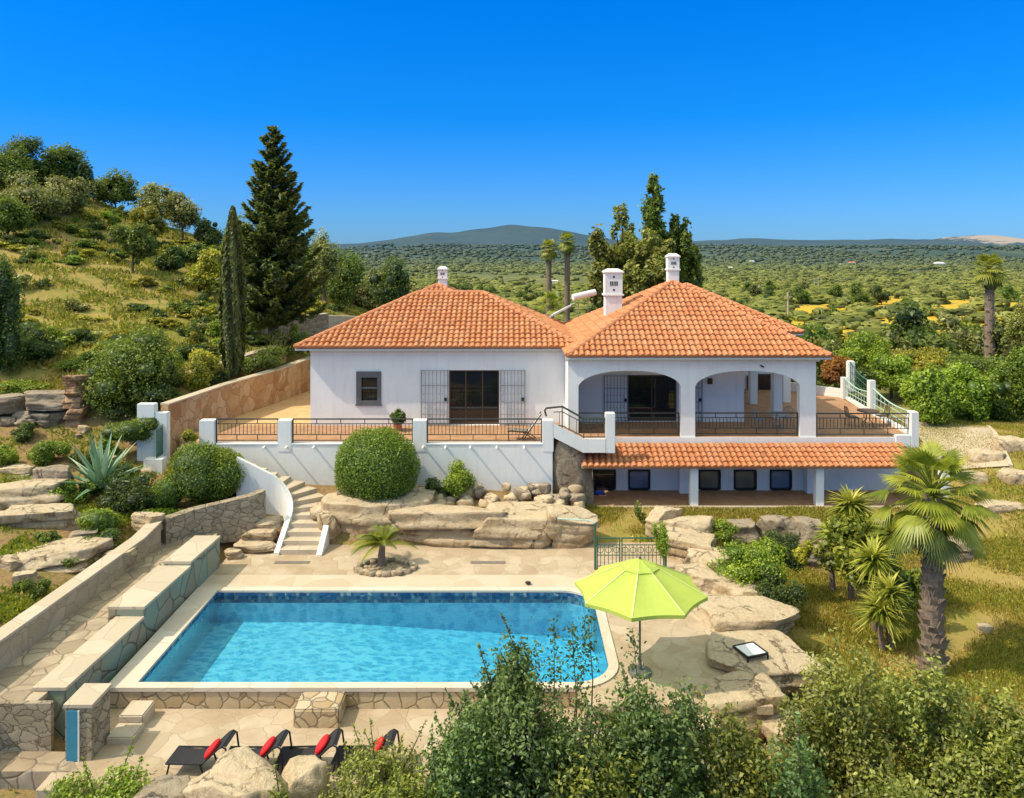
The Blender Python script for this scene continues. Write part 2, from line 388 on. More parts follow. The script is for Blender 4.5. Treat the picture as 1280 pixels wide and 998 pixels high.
def wav(x, y, s, k=0):
    return (np.sin(x/s+k*1.7+1.3*np.sin(y/(s*1.3)+k)) + np.sin(y/(s*.83)+k*2.1+1.1*np.sin(x/(s*1.1)-k)))*.5
def far_h(x, y):
    z = -13 + 1.6*wav(x, y, 150) - np.clip((y-300)/1500, 0, 1)*4
    z += 46*gau(x, y, -130, 70, 90, 60) + 5*gau(x, y, 150, 280, 120, 140)
    up = np.clip((y-1050)/4400, 0, 1)
    z += 17*gau(x,y,-260,1950,260,260)+21*gau(x,y,520,1900,300,260)+24*gau(x,y,1150,1950,330,280)+22*gau(x,y,60,2350,330,300)+26*gau(x,y,1500,2700,420,320)+16*gau(x,y,880,2200,260,240)+20*gau(x,y,380,2900,300,260)
    z += up**1.3*(58 + 13*wav(x, y, 420, 1) + 6*wav(x, y, 170, 3))
    z += 92*gau(x, y, 120, 4600, 310, 900) + 64*gau(x, y, -330, 4500, 420, 800) + 30*gau(x, y, 560, 4700, 260, 800)
    z += 46*gau(x, y, 1750, 5600, 520, 900) + 40*gau(x, y, 2700, 5600, 650, 900) + 40*gau(x, y, 3400, 5900, 300, 700)
    z += 24*gau(x, y, 2300, 3900, 420, 500) + 22*gau(x, y, 750, 2900, 330, 500) + 14*gau(x, y, 1300, 3300, 300, 400) + 26*gau(x, y, -300, 3000, 300, 450)
    z += 38*gau(x, y, 2350, 4000, 200, 350)
    z += (6*wav(x, y, 75, 5) + 3*wav(x, y, 33, 2))*np.clip((y-1600)/2500, 0, 1)
    return z
def inrect(x, y, r): return (x > r[0]) & (x < r[1]) & (y > r[2]) & (y < r[3])
def H(x, y):
    x = np.atleast_1d(np.asarray(x, float)); y = np.atleast_1d(np.asarray(y, float))
    ox = np.maximum(np.abs(x)-75, 0)/35; oy = np.maximum(y-78, 0)/32
    w = np.clip(1-np.sqrt(ox**2+oy**2), 0, 1); w = w*w*(3-2*w)
    z = far_h(x, y); i = w > 0
    z[i] = z[i]*(1-w[i]) + near_h(x[i], y[i])*w[i]
    z += .10*wav(x, y, 1.3, 4)*np.clip((np.abs(x+5)-16)/6, 0, 1) + .35*wav(x, y, 4.1, 2)*np.clip((-x-19)/8, 0, 1)*(y > 30)
    def lim(r, h):
        m = inrect(x, y, r); z[m] = np.minimum(z[m], h)
    lim((-10.0,2.95,20.3,26.5), -2.9)                 # pool pit
    lim((-10.9,6.0,19.9,30.5), -.12)                  # under the pool deck
    m = inrect(x, y, (-10.0,2.95,20.3,26.5)); z[m] = -2.9
    lim((-10.6,3.4,17.3,20.2), -.75)                  # under the sun terrace
    lim((-13.0,-10.2,18.6,30.5), .32)                 # under the stone path
    lim((-14.6,1.9,33.9,50), .6); lim((2,17.9,35.6,48), -.1); lim((3.1,17,33.9,36.5), .1)
    lim((-14.9,-9,34.4,48), 2.6)
    return z
def h1(x, y): return float(H([x], [y])[0])

def axis(segs, end, g=1.12):
    a = []; c = segs[0][0]
    for lo, hi, st in segs: a += list(np.arange(lo, hi-1e-6, st))
    c = segs[-1][1]; st = segs[-1][2]
    while c < end: a.append(c); st *= g; c += st
    a.append(end); return np.array(a)
xp = axis([(0,26,.35)], 9000, 1.075); xs = np.concatenate([-xp[:0:-1], xp])
ys = np.concatenate([axis([(-30,14,2.0)], 14.01), axis([(14.5,52,.35)], 12000, 1.045)])
XX, YY = np.meshgrid(xs, ys); ZZ = H(XX.ravel(), YY.ravel())
nx, ny = len(xs), len(ys)
I = (np.arange(ny-1)[:,None]*nx + np.arange(nx-1)[None,:]).ravel()
gm = np_mesh('ground', np.stack([XX.ravel(), YY.ravel(), ZZ], 1), np.stack([I, I+1, I+1+nx, I+nx], 1), smooth=True)

def m_ground():
    t = NT('ground_soil_and_grass'); v = t.coords()
    s = t.n('ShaderNodeSeparateXYZ'); t.l(v, s.inputs[0]); X, Y = s.outputs[0], s.outputs[1]
    n1 = t.noise(v, .28, 6, .62); n2 = t.noise(v, 1.6, 6, .68); n3 = t.noise(v, 9, 5, .7); n4 = t.noise(v, .055, 5, .6)
    # lawn: dry straw and green patches
    lawn = t.ramp(n1.outputs['Fac'], [(.36,(.36,.24,.10)),(.5,(.36,.27,.085)),(.58,(.29,.25,.05)),(.70,(.17,.19,.03))])
    lawn = t.mix(t.math('MULTIPLY', n3.outputs['Fac'], .5), lawn, t.ramp(n2.outputs['Fac'], [(.35,(.42,.28,.13)),(.6,(.22,.21,.04))]))
    # hill: bare reddish earth, straw, green scrub
    hill = t.ramp(n2.outputs['Fac'], [(.30,(.46,.25,.10)),(.45,(.44,.29,.11)),(.54,(.36,.29,.08)),(.64,(.21,.21,.04))])
    hill2 = t.ramp(n2.outputs['Fac'], [(.30,(.40,.29,.10)),(.42,(.30,.26,.06)),(.58,(.19,.20,.035))])
    hill = t.mix(t.ramp(n4.outputs['Fac'], [(.50,(0,0,0)),(.64,(1,1,1))]), hill, hill2)
    hill = t.mix(t.math('MULTIPLY', n3.outputs['Fac'], .35), hill, (.22,.20,.07))
    # valley and mountains
    n5 = t.noise(v, .02, 6, .65); n6 = t.noise(v, .0032, 7, .6); n7 = t.noise(v, .12, 5, .7)
    val = t.ramp(n5.outputs['Fac'], [(.33,(.14,.15,.045)),(.5,(.21,.21,.065)),(.6,(.30,.28,.09)),(.7,(.38,.31,.14))])
    val = t.mix(t.math('MULTIPLY', t.ramp(n7.outputs['Fac'], [(.45,(1,1,1)),(.6,(0,0,0))]), .7), val, (.085,.10,.035))
    mnt = t.ramp(n6.outputs['Fac'], [(.32,(.030,.055,.035)),(.44,(.06,.09,.05)),(.54,(.12,.14,.075)),(.62,(.08,.11,.06)),(.74,(.30,.27,.20))])  # dark stops paint in cloud-shadow bands on the mountains
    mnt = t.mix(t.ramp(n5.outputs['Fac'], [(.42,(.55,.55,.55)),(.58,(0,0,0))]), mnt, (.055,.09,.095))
    def sm(sock, a, b):
        mr = t.n('ShaderNodeMapRange', interpolation_type='SMOOTHSTEP'); t.l(sock, mr.inputs[0])
        mr.inputs[1].default_value = a; mr.inputs[2].default_value = b; return mr.outputs[0]
    c = t.mix(sm(X, -12.6, -14.5), lawn, hill)
    yy = t.math('ADD', Y, t.math('MULTIPLY', n4.outputs['Fac'], 30))
    soil = t.ramp(n2.outputs['Fac'], [(.32,(.20,.125,.06)),(.5,(.34,.22,.10)),(.62,(.22,.19,.05)),(.72,(.12,.14,.03))])
    soil = t.mix(t.ramp(n3.outputs['Fac'], [(.45,(0,0,0)),(.7,(.7,.7,.7))]), soil, (.14,.10,.055))
    c = t.mix(t.math('MULTIPLY', sm(X, 2.6, 1.9), sm(Y, 39, 35)), c, soil)
    xm = sm(X, -30, -5)
    c = t.mix(t.math('MULTIPLY', sm(yy, 62, 90), xm), c, val)
    c = t.mix(sm(Y, 110, 150), c, val)
    c = t.mix(sm(t.math('ADD', Y, t.math('MULTIPLY', n6.outputs['Fac'], 400)), 780, 1350), c, mnt)
    # aerial haze painted in: far slopes mixed to blue by distance
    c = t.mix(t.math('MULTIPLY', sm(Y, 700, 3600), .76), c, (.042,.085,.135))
    # pale quarry scar on the far right ridge
    qx = t.math('SUBTRACT', 1.0, t.math('ABSOLUTE', t.math('DIVIDE', t.math('SUBTRACT', X, 2480), 330)))
    qy = t.math('SUBTRACT', 1.0, t.math('ABSOLUTE', t.math('DIVIDE', t.math('SUBTRACT', Y, 3830), 260)))
    q = t.ramp(t.math('ADD', t.math('MINIMUM', qx, qy), t.math('MULTIPLY', t.math('SUBTRACT', n5.outputs['Fac'], .5), 1.6)), [(.05,(0,0,0)),(.25,(.8,.8,.8))])
    c = t.mix(q, c, (.42,.34,.29))
    nb = t.bump(t.math('ADD', n2.outputs['Fac'], t.math('MULTIPLY', n3.outputs['Fac'], .5)), .7, .12)
    return t.pbr(c, .95, nb, .1)
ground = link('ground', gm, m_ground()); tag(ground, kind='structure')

def structure(name, mb, mat, **kw):
    o = mb.build(name, mat, **kw); o['kind'] = 'structure'; return o

# ---------------------------------------------------------------- pool and paving
XL, XR, YF, YB = -9.65, 2.6, 20.63, 26.17
def pool_outline(e=0.0, r=1.0):
    """outline counter-clockwise, right corners rounded, grown by e"""
    pts = [(XL-e, YF-e)]
    rr = r + e
    cx, cy = XR+e-rr, YF-e+rr
    pts += [(cx+rr*math.sin(a), cy-rr*math.cos(a)) for a in np.linspace(0, PI/2, 9)]
    cx, cy = XR+e-rr, YB+e-rr
    pts += [(cx+rr*math.cos(a), cy+rr*math.sin(a)) for a in np.linspace(0, PI/2, 9)]
    pts += [(XL-e, YB+e)]
    return pts
WL = -.13
pool = empty('swimming_pool', (-3.5,23.4,0), 'large blue swimming pool with a pale stone rim and a mosaic waterline in the garden', 'pool')
po = pool_outline(); n = len(po)
def depth(x): return -1.0 - .5*max(0, min(1, (x+6)/8.0))
mb = MB()
for i in range(n):
    a, b = po[i], po[(i+1)%n]
    m = 24 if abs(a[0]-b[0]) > 5 else 1
    for k in range(m):
        p = (a[0]+(b[0]-a[0])*k/m, a[1]+(b[1]-a[1])*k/m); q = (a[0]+(b[0]-a[0])*(k+1)/m, a[1]+(b[1]-a[1])*(k+1)/m)
        mb.poly((p[0],p[1],-.05),(q[0],q[1],-.05),(q[0],q[1],depth(q[0])),(p[0],p[1],depth(p[0])))
gx = np.linspace(XL, XR, 40)
for i in range(39):
    x0, x1 = gx[i], gx[i+1]
    def ylim(x):
        if x <= XR-1.0: return YF, YB
        d = 1.0 - math.sqrt(max(0, 1.0**2 - (x-(XR-1.0))**2)); return YF+d, YB-d
    a0, b0 = ylim(x0); a1, b1 = ylim(x1)
    mb.poly((x0,a0,depth(x0)),(x1,a1,depth(x1)),(x1,b1,depth(x1)),(x0,b0,depth(x0)))
def m_pool():
    t = NT('pool_mosaic_caustics'); v = t.coords()
    ck = t.n('ShaderNodeTexVoronoi', feature='F1', distance='CHEBYCHEV'); ck.inputs['Scale'].default_value = 22; ck.inputs['Randomness'].default_value = .05
    t.l(v, ck.inputs['Vector']); sp = t.n('ShaderNodeSeparateColor'); t.l(ck.outputs['Color'], sp.inputs[0])
    c = t.ramp(sp.outputs[0], [(0,(.12,.44,.62)),(.5,(.18,.51,.68)),(1,(.25,.58,.73))])
    # wavering net of sunlight painted into the basin colour, over the mosaic
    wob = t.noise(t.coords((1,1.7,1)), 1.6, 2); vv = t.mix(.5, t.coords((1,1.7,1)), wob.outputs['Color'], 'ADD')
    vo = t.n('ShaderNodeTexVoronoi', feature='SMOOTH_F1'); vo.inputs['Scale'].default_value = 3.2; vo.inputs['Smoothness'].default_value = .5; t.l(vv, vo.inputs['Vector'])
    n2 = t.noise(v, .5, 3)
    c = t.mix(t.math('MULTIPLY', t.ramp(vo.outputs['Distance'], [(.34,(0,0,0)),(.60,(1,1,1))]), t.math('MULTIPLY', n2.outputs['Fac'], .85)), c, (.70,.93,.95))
    return t.pbr(c, .5, None, .3)
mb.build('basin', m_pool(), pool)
def m_mosaic():
    t = NT('waterline_mosaic'); v = t.coords()
    ck = t.n('ShaderNodeTexVoronoi', feature='F1', distance='CHEBYCHEV'); ck.inputs['Scale'].default_value = 9; ck.inputs['Randomness'].default_value = .5
    t.l(v, ck.inputs['Vector']); sp = t.n('ShaderNodeSeparateColor'); t.l(ck.outputs['Color'], sp.inputs[0])
    c = t.ramp(sp.outputs[0], [(0,(.012,.04,.12)),(.45,(.03,.10,.22)),(.6,(.10,.20,.26)),(.8,(.02,.05,.13)),(1,(.30,.34,.32))])
    return t.pbr(c, .25, None, .5)
mb = MB()
oi = pool_outline(-.004)
for i in range(n):
    a, b = oi[i], oi[(i+1)%n]; mb.poly((a[0],a[1],-.02),(b[0],b[1],-.02),(b[0],b[1],-.36),(a[0],a[1],-.36))
mb.build('waterline_tiles', m_mosaic(), pool)
# coping ring
oo = [(XL-.62, YF-.40)] + [None]*0
mb = MB(); out = pool_outline(.27); 
out[0] = (XL-.72, YF-.27); out[-1] = (XL-.72, YB+.27)
for i in range(n):
    a, b, c_, d = po[i], po[(i+1)%n], out[(i+1)%n], out[i]
    mb.poly((a[0],a[1],.045),(d[0],d[1],.045),(c_[0],c_[1],.045),(b[0],b[1],.045))
    mb.poly((d[0],d[1],.045),(d[0],d[1],-.06),(c_[0],c_[1],-.06),(c_[0],c_[1],.045))
    mb.poly((a[0],a[1],-.06),(a[0],a[1],.045),(b[0],b[1],.045),(b[0],b[1],-.06))
mb.build('coping', M['coping'], pool, recalc=True)
# front wall of the pool above the sun terrace, with the step block
mb = MB().box(-10.3,3.2,YF-.24,YF-.03,-.9,-.064); mb.build('front_wall', M['poolstone'], pool)
blk = MB().box(-5.35,-4.22,19.55,YF-.245,-.6,-.05).build('step_block', M['poolstone'], pool, bevel=.04)

def m_water():
    t = NT('pool_water')
    v = t.coords((1,1.5,1)); n1 = t.noise(v, 3.2, 3, .55, .6); n2 = t.noise(v, 9, 3, .6, .4)
    nb = t.bump(t.math('ADD', n1.outputs['Fac'], t.math('MULTIPLY', n2.outputs['Fac'], .4)), .5, .08)
    tr = t.n('ShaderNodeBsdfTransparent'); tr.inputs['Color'].default_value = (.93,.985,1,1)
    gl = t.n('ShaderNodeBsdfGlossy'); gl.inputs['Roughness'].default_value = .04; t.l(nb, gl.inputs['Normal'])
    fr = t.n('ShaderNodeFresnel'); fr.inputs['IOR'].default_value = 1.33; t.l(nb, fr.inputs['Normal'])
    mx = t.n('ShaderNodeMixShader'); t.l(fr.outputs[0], mx.inputs[0]); t.l(tr.outputs[0], mx.inputs[1]); t.l(gl.outputs[0], mx.inputs[2])
    t.l(mx.outputs[0], t.out.inputs['Surface'])
    va = t.n('ShaderNodeVolumeAbsorption'); va.inputs['Color'].default_value = (.10,.82,.95,1); va.inputs['Density'].default_value = .46
    t.l(va.outputs[0], t.out.inputs['Volume'])
    return t.m
wo = pool_outline(-.008)
structure('water', MB().prism(wo, -2.2, WL), m_water())

# pool deck: paving all round the basin (a frame of strips), warm crazy paving behind
DK = [(-10.36,29.6),(-10.36,YB+.425)]
mb = MB()
mb.box(-10.37,6.1,YB+1.35,30.6,-.2,0)                    # back paving
structure('pool_terrace_paving', mb, M['paving'])
mb = MB().box(-10.37,3.0,YB+.1,YB+1.347,-.2,.004)
structure('pool_deck', mb, M['deckpale'])
mb = MB()
ro = pool_outline(.15); half = [p for p in ro[1:-1]]
poly = [(3.0,YB+1.347),(3.0,YB+.1)] + [(x,y) for x,y in half[::-1] if x > 1.4] + [(2.0,19.6),(6.4,19.6),(6.4,YB+1.347)]
mb.prism(poly[::-1], -.2, .002)
structure('pool_side_paving', mb, M['paving'], recalc=True)
structure('sun_terrace', MB().box(-10.3,3.5,17.3,YF-.25,-.75,-.5), M['paving'])

# ---------------------------------------------------------------- left of the pool: slate wall, path, long low wall
def wall_run(name, pts, thick, zb, zt, mat, cap, label, cat, capt=.07, over=.03):
    """wall along pts (x, y, top z); body and cap stones are its parts"""
    e = empty(name, (pts[0][0], pts[0][1], zb), label, cat)
    L = []; R = []
    for i, p in enumerate(pts):
        a = Vector(pts[max(0,i-1)][:2]); b = Vector(pts[min(len(pts)-1,i+1)][:2]); d = (b-a).normalized(); nn = Vector((-d.y, d.x))
        L.append((p[0]+nn.x*thick/2, p[1]+nn.y*thick/2, p[2])); R.append((p[0]-nn.x*thick/2, p[1]-nn.y*thick/2, p[2]))
    def ring(mb, LL, RR, dz0, zbot):
        m = len(LL)
        for i in range(m-1):
            for A, B in ((LL, None), (RR, None)):
                pass
            l0, l1, r0, r1 = LL[i], LL[i+1], RR[i], RR[i+1]
            f = lambda q, top: (q[0], q[1], q[2]+dz0 if top else (zbot if zbot is not None else q[2]+dz0-capt))
            mb.poly(f(l0,0),f(l1,0),f(l1,1),f(l0,1)); mb.poly(f(r0,0),f(r0,1),f(r1,1),f(r1,0))
            mb.poly(f(l0,1),f(l1,1),f(r1,1),f(r0,1)); mb.poly(f(l0,0),f(r0,0),f(r1,0),f(l1,0))
        for k in (0, m-1):
            l, r = LL[k], RR[k]; mb.poly(f(l,0),f(l,1),f(r,1),f(r,0))
    mb = MB(); ring(mb, L, R, -capt-.002, zb); mb.build('wall_body', mat, e, recalc=True)
    if cap:
        g = 1 + over*2/thick
        mid = [((l[0]+r[0])/2, (l[1]+r[1])/2) for l, r in zip(L, R)]
        L2 = [(m_[0]+(l[0]-m_[0])*g, m_[1]+(l[1]-m_[1])*g, l[2]) for l, m_ in zip(L, mid)]
        R2 = [(m_[0]+(r[0]-m_[0])*g, m_[1]+(r[1]-m_[1])*g, r[2]) for r, m_ in zip(R, mid)]
        mb = MB(); ring(mb, L2, R2, 0, None); mb.build('cap', cap, e, recalc=True)
    return e

sw = empty('stepped_wall', (-10.9,19.2,-.6), 'stepped stone wall with green slate facing along the left side of the pool', 'wall')
def seg(x0, y0, x1, y1, th, zb, zt, name, mat):
    """one straight block whose right face runs from (x0,y0) to (x1,y1)"""
    mb = MB(); A = [(x0,y0),(x1,y1),(x1-th,y1),(x0-th,y0)]
    return mb, A
def xw(y): return -10.72 + (y-19.2)*(.40/9.0)
for y0, y1, zt, th in ((19.2,22.9,.70,.75),(22.9,25.9,.97,1.0),(25.9,28.25,1.10,.85)):
    A = [(xw(y0),y0),(xw(y1)-.0,y1-.003),(xw(y1)-th,y1-.003),(xw(y0)-th,y0)]
    MB().prism(A, -.65 if y0 < 20 else -.1, zt-.08).build('wall_block', M['copper'], sw)
    g = .03
    A = [(xw(y0)+g,y0-(.03 if y0 < 20 else -.003)),(xw(y1)+g,y1-.006),(xw(y1)-th-g,y1-.006),(xw(y0)-th-g,y0-(.03 if y0 < 20 else -.003))]
    MB().prism(A, zt-.078, zt).build('cap', M['walltop'], sw)
structure('stone_path', MB().prism([(-13.4,18.75),(xw(18.75)-.4,18.75),(xw(29)-.5,28.2),(-11.0,29.9),(-13.4,29.9)], -.7, .6), M['pathstone'])
structure('path_front_ledge', MB().prism([(-14.5,17.9),(-9.7,17.9),(-10.3,18.6),(-14.5,18.745)], -1.2, -.48), M['pathstone'])
MB().box(-14.2,-10.73,18.62,18.745,-.75,.63).build('front_wall', M['stonewall'], sw)
wall_run('long_low_wall', [(-13.25,17.5,1.42),(-13.05,20.2,1.40),(-12.95,24,1.34),(-12.85,27.5,1.3),(-12.75,28.6,1.5)], .42, -.3, 0, M['plainwall'], M['walltop'],
         'long low sandstone wall along the outer edge of the sunken stone path', 'wall')
wall_run('curved_stone_wall', [(-12.6,28.9,1.55),(-11.9,29.8,1.62),(-11.1,30.15,1.72),(-9.95,30.4,1.95),(-9.55,30.75,2.05)], .4, .2, 0, M['stonewall'], None,
         'curved rubble wall below the large clipped bush beside the white stairs', 'wall')
# shower pillar with the blue panel
sp_ = empty('shower_pillar', (-9.95,18.7,-.6), 'stone pillar with a blue panel at the front left corner of the pool', 'pillar')
MB().box(-10.22,-9.62,18.3,19.15,-.75,.72).build('pillar_body', M['stonewall'], sp_)
MB().box(-10.25,-9.59,18.27,19.18,.722,.80).build('cap_stone', M['walltop'], sp_)
MB().box(-10.17,-9.93,18.255,18.297,-.6,.66).build('blue_panel', M['bluepanel'], sp_)
MB().box(-9.925,-9.885,18.262,18.297,-.6,.66).build('pipe', M['white'], sp_)
st = empty('corner_steps', (-9.5,19.6,-.5), 'two rough stone steps between the blue-panelled pillar and the pool corner', 'steps')
MB().box(-9.6,-8.95,18.9,19.5,-.55,-.33).build('step', M['walltop'], st, bevel=.03)
MB().box(-9.6,-9.0,19.505,20.2,-.55,-.17).build('step', M['walltop'], st, bevel=.03)
# ---------------------------------------------------------------- terrace with its white wall, posts and railings
TZ, TY, HY = 2.95, 33.8, 37.5
def railing(parent, p, q, h=1.0, posts=True, mat=None, balusters=True, name='railing', step=1.0):
    """steel railing panel from p to q (floor points): top rail, second rail, third rail, balusters between, posts"""
    p = Vector(p); q = Vector(q); d = q-p; L = Vector((d.x,d.y,0)).length; mb = MB(); U = Vector((0,0,1))
    at = lambda t, z: p + d*t + U*z
    mb.bar(at(0,h), at(1,h), .055, .05)
    for z, w in ((h*.80,.03),(h*.34,.03),(.10,.03)): mb.bar(at(0,z), at(1,z), w)
    for t in (0,1): mb.bar(at(t+(.012/L if t == 0 else -.012/L),0.005), at(t+(.012/L if t == 0 else -.012/L),h-.025), .045)
    k = max(1, int(round(L/step)))
    for i in range(1,k): mb.bar(at(i/k,h*.80), at(i/k,h-.026), .03); mb.bar(at(i/k,.105), at(i/k,h*.34-.01), .03)
    if balusters:
        nb = int(L/.155)
        for i in range(1,nb): mb.bar(at(i/nb,h*.34+.016), at(i/nb,h*.80-.016), .022)
    return mb.build(name, mat or M['rail'], parent)

ter = empty('terrace', (-5.7,33.8,0), 'raised white terrace wall with dark railings in front of the house', 'terrace')
MB().box(-13.2,1.72,TY,TY+.34,.2,TZ+.0).build('terrace_wall', M['plaster'], ter, bevel=.015)
MB().box(-13.196,1.716,TY+.342,HY-.003,.5,TZ).build('floor', M['terracotta'], ter)
MB().prism([(-14.5,34.9),(-13.2,34.1),(-13.2,HY),(-9.46,HY),(-9.46,49),(-11.7,49),(-12.2,46.6)], 1.8, TZ+.004).build('side_floor', M['orangefloor'], ter)
px_posts = [(249,268),(347,364),(516,533),(678,692)]
for i, (a, b) in enumerate(px_posts):
    x0, x1 = (a-CX)*TY/F, (b-CX)*TY/F
    MB().box(x0,x1,TY-.02,TY+.40,TZ-.3,TZ+1.02).build('post', M['plaster'], ter, bevel=.015)
for (a, b) in ((268,347),(364,516),(533,678)):
    x0, x1 = (a-CX)*TY/F+.02, (b-CX)*TY/F-.02
    MB().box(x0-.02,x1+.02,TY-.025,TY+.36,TZ+.002,TZ+.05).build('ledge', M['plaster'], ter)
    railing(ter, (x0,TY+.16,TZ+.05), (x1,TY+.16,TZ+.05), 1.0)
for pxs in (331,359,393,441,529,557,588,621,655):      # rods under the coping, added only to throw the long slanting shadows
    x = (pxs-CX)*TY/F
    if pxs in (441,): continue
    MB().tube([(x,TY+.05,TZ-.07),(x,TY-.34,TZ-.10)], .042, 8).build('shadow_rod', M['plaster'], ter)

# ---------------------------------------------------------------- house
house = empty('house', (2.0,37.5,0), 'white villa with terracotta tiled hip roofs, two wide arches and three white chimneys', 'house')
WT = 6.62
def wall_xz(mb, x0, x1, z0, z1, y, th, holes):
    """wall in the xz plane (front face at y, thickness th behind) with rectangular holes"""
    xs_ = sorted({x0,x1,*[h[0] for h in holes],*[h[1] for h in holes]})
    for a, b in zip(xs_, xs_[1:]):
        hs = sorted([(h[2],h[3]) for h in holes if h[0] <= a+1e-6 and h[1] >= b-1e-6])
        z = z0
        for lo, hi in hs + [(z1,z1)]:
            if lo > z+1e-6:
                for yy, fl in ((y,0),(y+th,1)):
                    q = [(a,yy,z),(b,yy,z),(b,yy,lo),(a,yy,lo)]; mb.poly(*(q[::-1] if fl else q))
            z = hi
    for hx0,hx1,hz0,hz1 in holes:
        mb.poly((hx0,y,hz0),(hx0,y,hz1),(hx0,y+th,hz1),(hx0,y+th,hz0)); mb.poly((hx1,y,hz0),(hx1,y+th,hz0),(hx1,y+th,hz1),(hx1,y,hz1))
        mb.poly((hx0,y,hz1),(hx1,y,hz1),(hx1,y+th,hz1),(hx0,y+th,hz1)); mb.poly((hx0,y,hz0),(hx0,y+th,hz0),(hx1,y+th,hz0),(hx1,y,hz0))
def X_(px, Y): return (px-CX)*Y/F
def Z_(py, Y): return CZ-(py-HZ)*Y/F
# left block
win = (X_(446,HY),X_(476,HY),Z_(505,HY),Z_(465,HY)); door = (X_(561,HY),X_(624,HY),TZ+.02,Z_(463,HY))
mb = MB(); wall_xz(mb, -9.45, 2.6, TZ-.3, WT, HY, .3, [win, door])
mb.box(-9.446,-9.15,HY+.301,47.2,TZ-.3,WT); mb.box(-9.446,2.6,46.9,47.2,TZ-.3,WT)
mb.build('wall', M['plaster'], house)
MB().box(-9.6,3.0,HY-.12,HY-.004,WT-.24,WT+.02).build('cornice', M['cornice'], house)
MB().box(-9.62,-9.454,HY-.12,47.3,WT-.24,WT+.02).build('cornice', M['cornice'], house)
# window with grey shutters folded round it
wx0,wx1,wz0,wz1 = win
w = MB()
for a in ((wx0-.02,wx0+.22,wz0-.02,wz1+.02),(wx1-.16,wx1+.02,wz0-.02,wz1+.02)): w.box(a[0],a[1],HY-.06,HY+.12,a[2],a[3])
w.box(wx0+.222,wx1-.162,HY-.055,HY+.12,wz1-.26,wz1+.02); w.box(wx0+.222,wx1-.162,HY-.055,HY+.12,wz0-.02,wz0+.16)
w.box(wx0+.222,wx1-.162,HY+.0,HY+.10,(wz0+wz1)/2-.05,(wz0+wz1)/2+.04)
fr = w.build('window', M['frame'], house)
MB().box(wx0+.2,wx1-.14,HY+.13,HY+.15,wz0,wz1).build('pane', M['glass'], fr)
MB().box(wx0-.06,wx1+.06,HY-.09,HY-.002,wz0-.08,wz0-.022).build('sill', M['frame'], fr)
# door opening, sliding glass doors inside
def glass_door(x0,x1,z0,z1,y,npan,nm='glass_door'):
    w = MB(); t = .06
    for i in range(npan+1):
        xx = x0+(x1-x0)*i/npan; xa = min(max(xx-t/2,x0),x1-t); w.box(xa,xa+t,y,y+.07,z0,z1)
    for i in range(npan):
        a = x0+(x1-x0)*i/npan; b = x0+(x1-x0)*(i+1)/npan
        lo = a+(t if i == 0 else t/2)+.001; hi = b-(t if i == npan-1 else t/2)-.001
        w.box(lo,hi,y+.003,y+.067,z0,z0+.12); w.box(lo,hi,y+.003,y+.067,z1-.08,z1)
    d = w.build(nm, M['wood'], house)
    MB().box(x0+.02,x1-.02,y+.03,y+.04,z0+.05,z1-.05).build('pane', M['glass'], d)
    return d
glass_door(door[0],door[1],door[2],door[3],HY+.18,3)
def sec_gate(x0,x1,z0,z1,y):
    """folded steel security gate standing against the wall"""
    mb = MB()
    for x in (x0,x1): mb.bar((x,y,z0),(x,y,z1),.05,.05)
    for z in (z0+.05,z0+(z1-z0)*.20,z0+(z1-z0)*.42,z0+(z1-z0)*.72,z1-.03): mb.bar((x0+.03,y,z),(x1-.03,y,z),.026)
    k = 6
    for i in range(1,k+1):
        x = x0+(x1-x0)*i/(k+1); mb.bar((x,y+.012,z0+.02),(x,y+.012,z1-.02),.026,.02)
    for i in range(k):
        xa = x0+(x1-x0)*(i+.5)/(k+1)
        for a, b in ((.20,.42),(.42,.72)):
            zm = z0+(z1-z0)*(a+b)/2
            mb.tube([(xa,y,zm-.05),(xa+.05,y,zm),(xa,y,zm+.05),(xa-.05,y,zm),(xa,y,zm-.05)],.012,5)
    g = mb.build('security_gate', M['gatemetal'], house)
    MB().box(x1-.16,x1-.04,y-.05,y-.02,z0+(z1-z0)*.44,z0+(z1-z0)*.50).build('lock', M['black'], g)
    return g
sec_gate(X_(527,HY),X_(560,HY),TZ+.03,door[3]+.03,HY-.09); sec_gate(X_(626,HY),X_(656,HY),TZ+.03,door[3]+.03,HY-.09)

# right wing: arcade
AY, FZ = 35.4, 2.9
ax = lambda p: X_(p, AY)
arches = [(ax(723),ax(851)),(ax(869),ax(1000))]
aw0, aw1 = 2.48, ax(1020)
zap, zsp = 5.83, 5.12
def arch_z(x, a, b):
    u = abs((x-(a+b)/2)/((b-a)/2)); u = min(1,u)
    return zsp + (zap-zsp)*(1-u**2.3)**(1/1.75)
xs_ = [aw0]
for a, b in arches: xs_ += list((a+b)/2 - (b-a)/2*np.cos(np.linspace(0,PI,41)))
xs_ += [aw1]
mb = MB(); th = .4
def bot(xm, x):
    for a, b in arches:
        if a < xm < b: return arch_z(x, a, b)
    return FZ-.35
for x0, x1 in zip(xs_, xs_[1:]):
    xm = (x0+x1)/2; b0, b1 = bot(xm,x0), bot(xm,x1)
    mb.poly((x0,AY,b0),(x1,AY,b1),(x1,AY,WT-.1),(x0,AY,WT-.1)); mb.poly((x1,AY+th,b1),(x0,AY+th,b0),(x0,AY+th,WT-.1),(x1,AY+th,WT-.1))
    if b0 > FZ: mb.poly((x0,AY,b0),(x0,AY+th,b0),(x1,AY+th,b1),(x1,AY,b1))
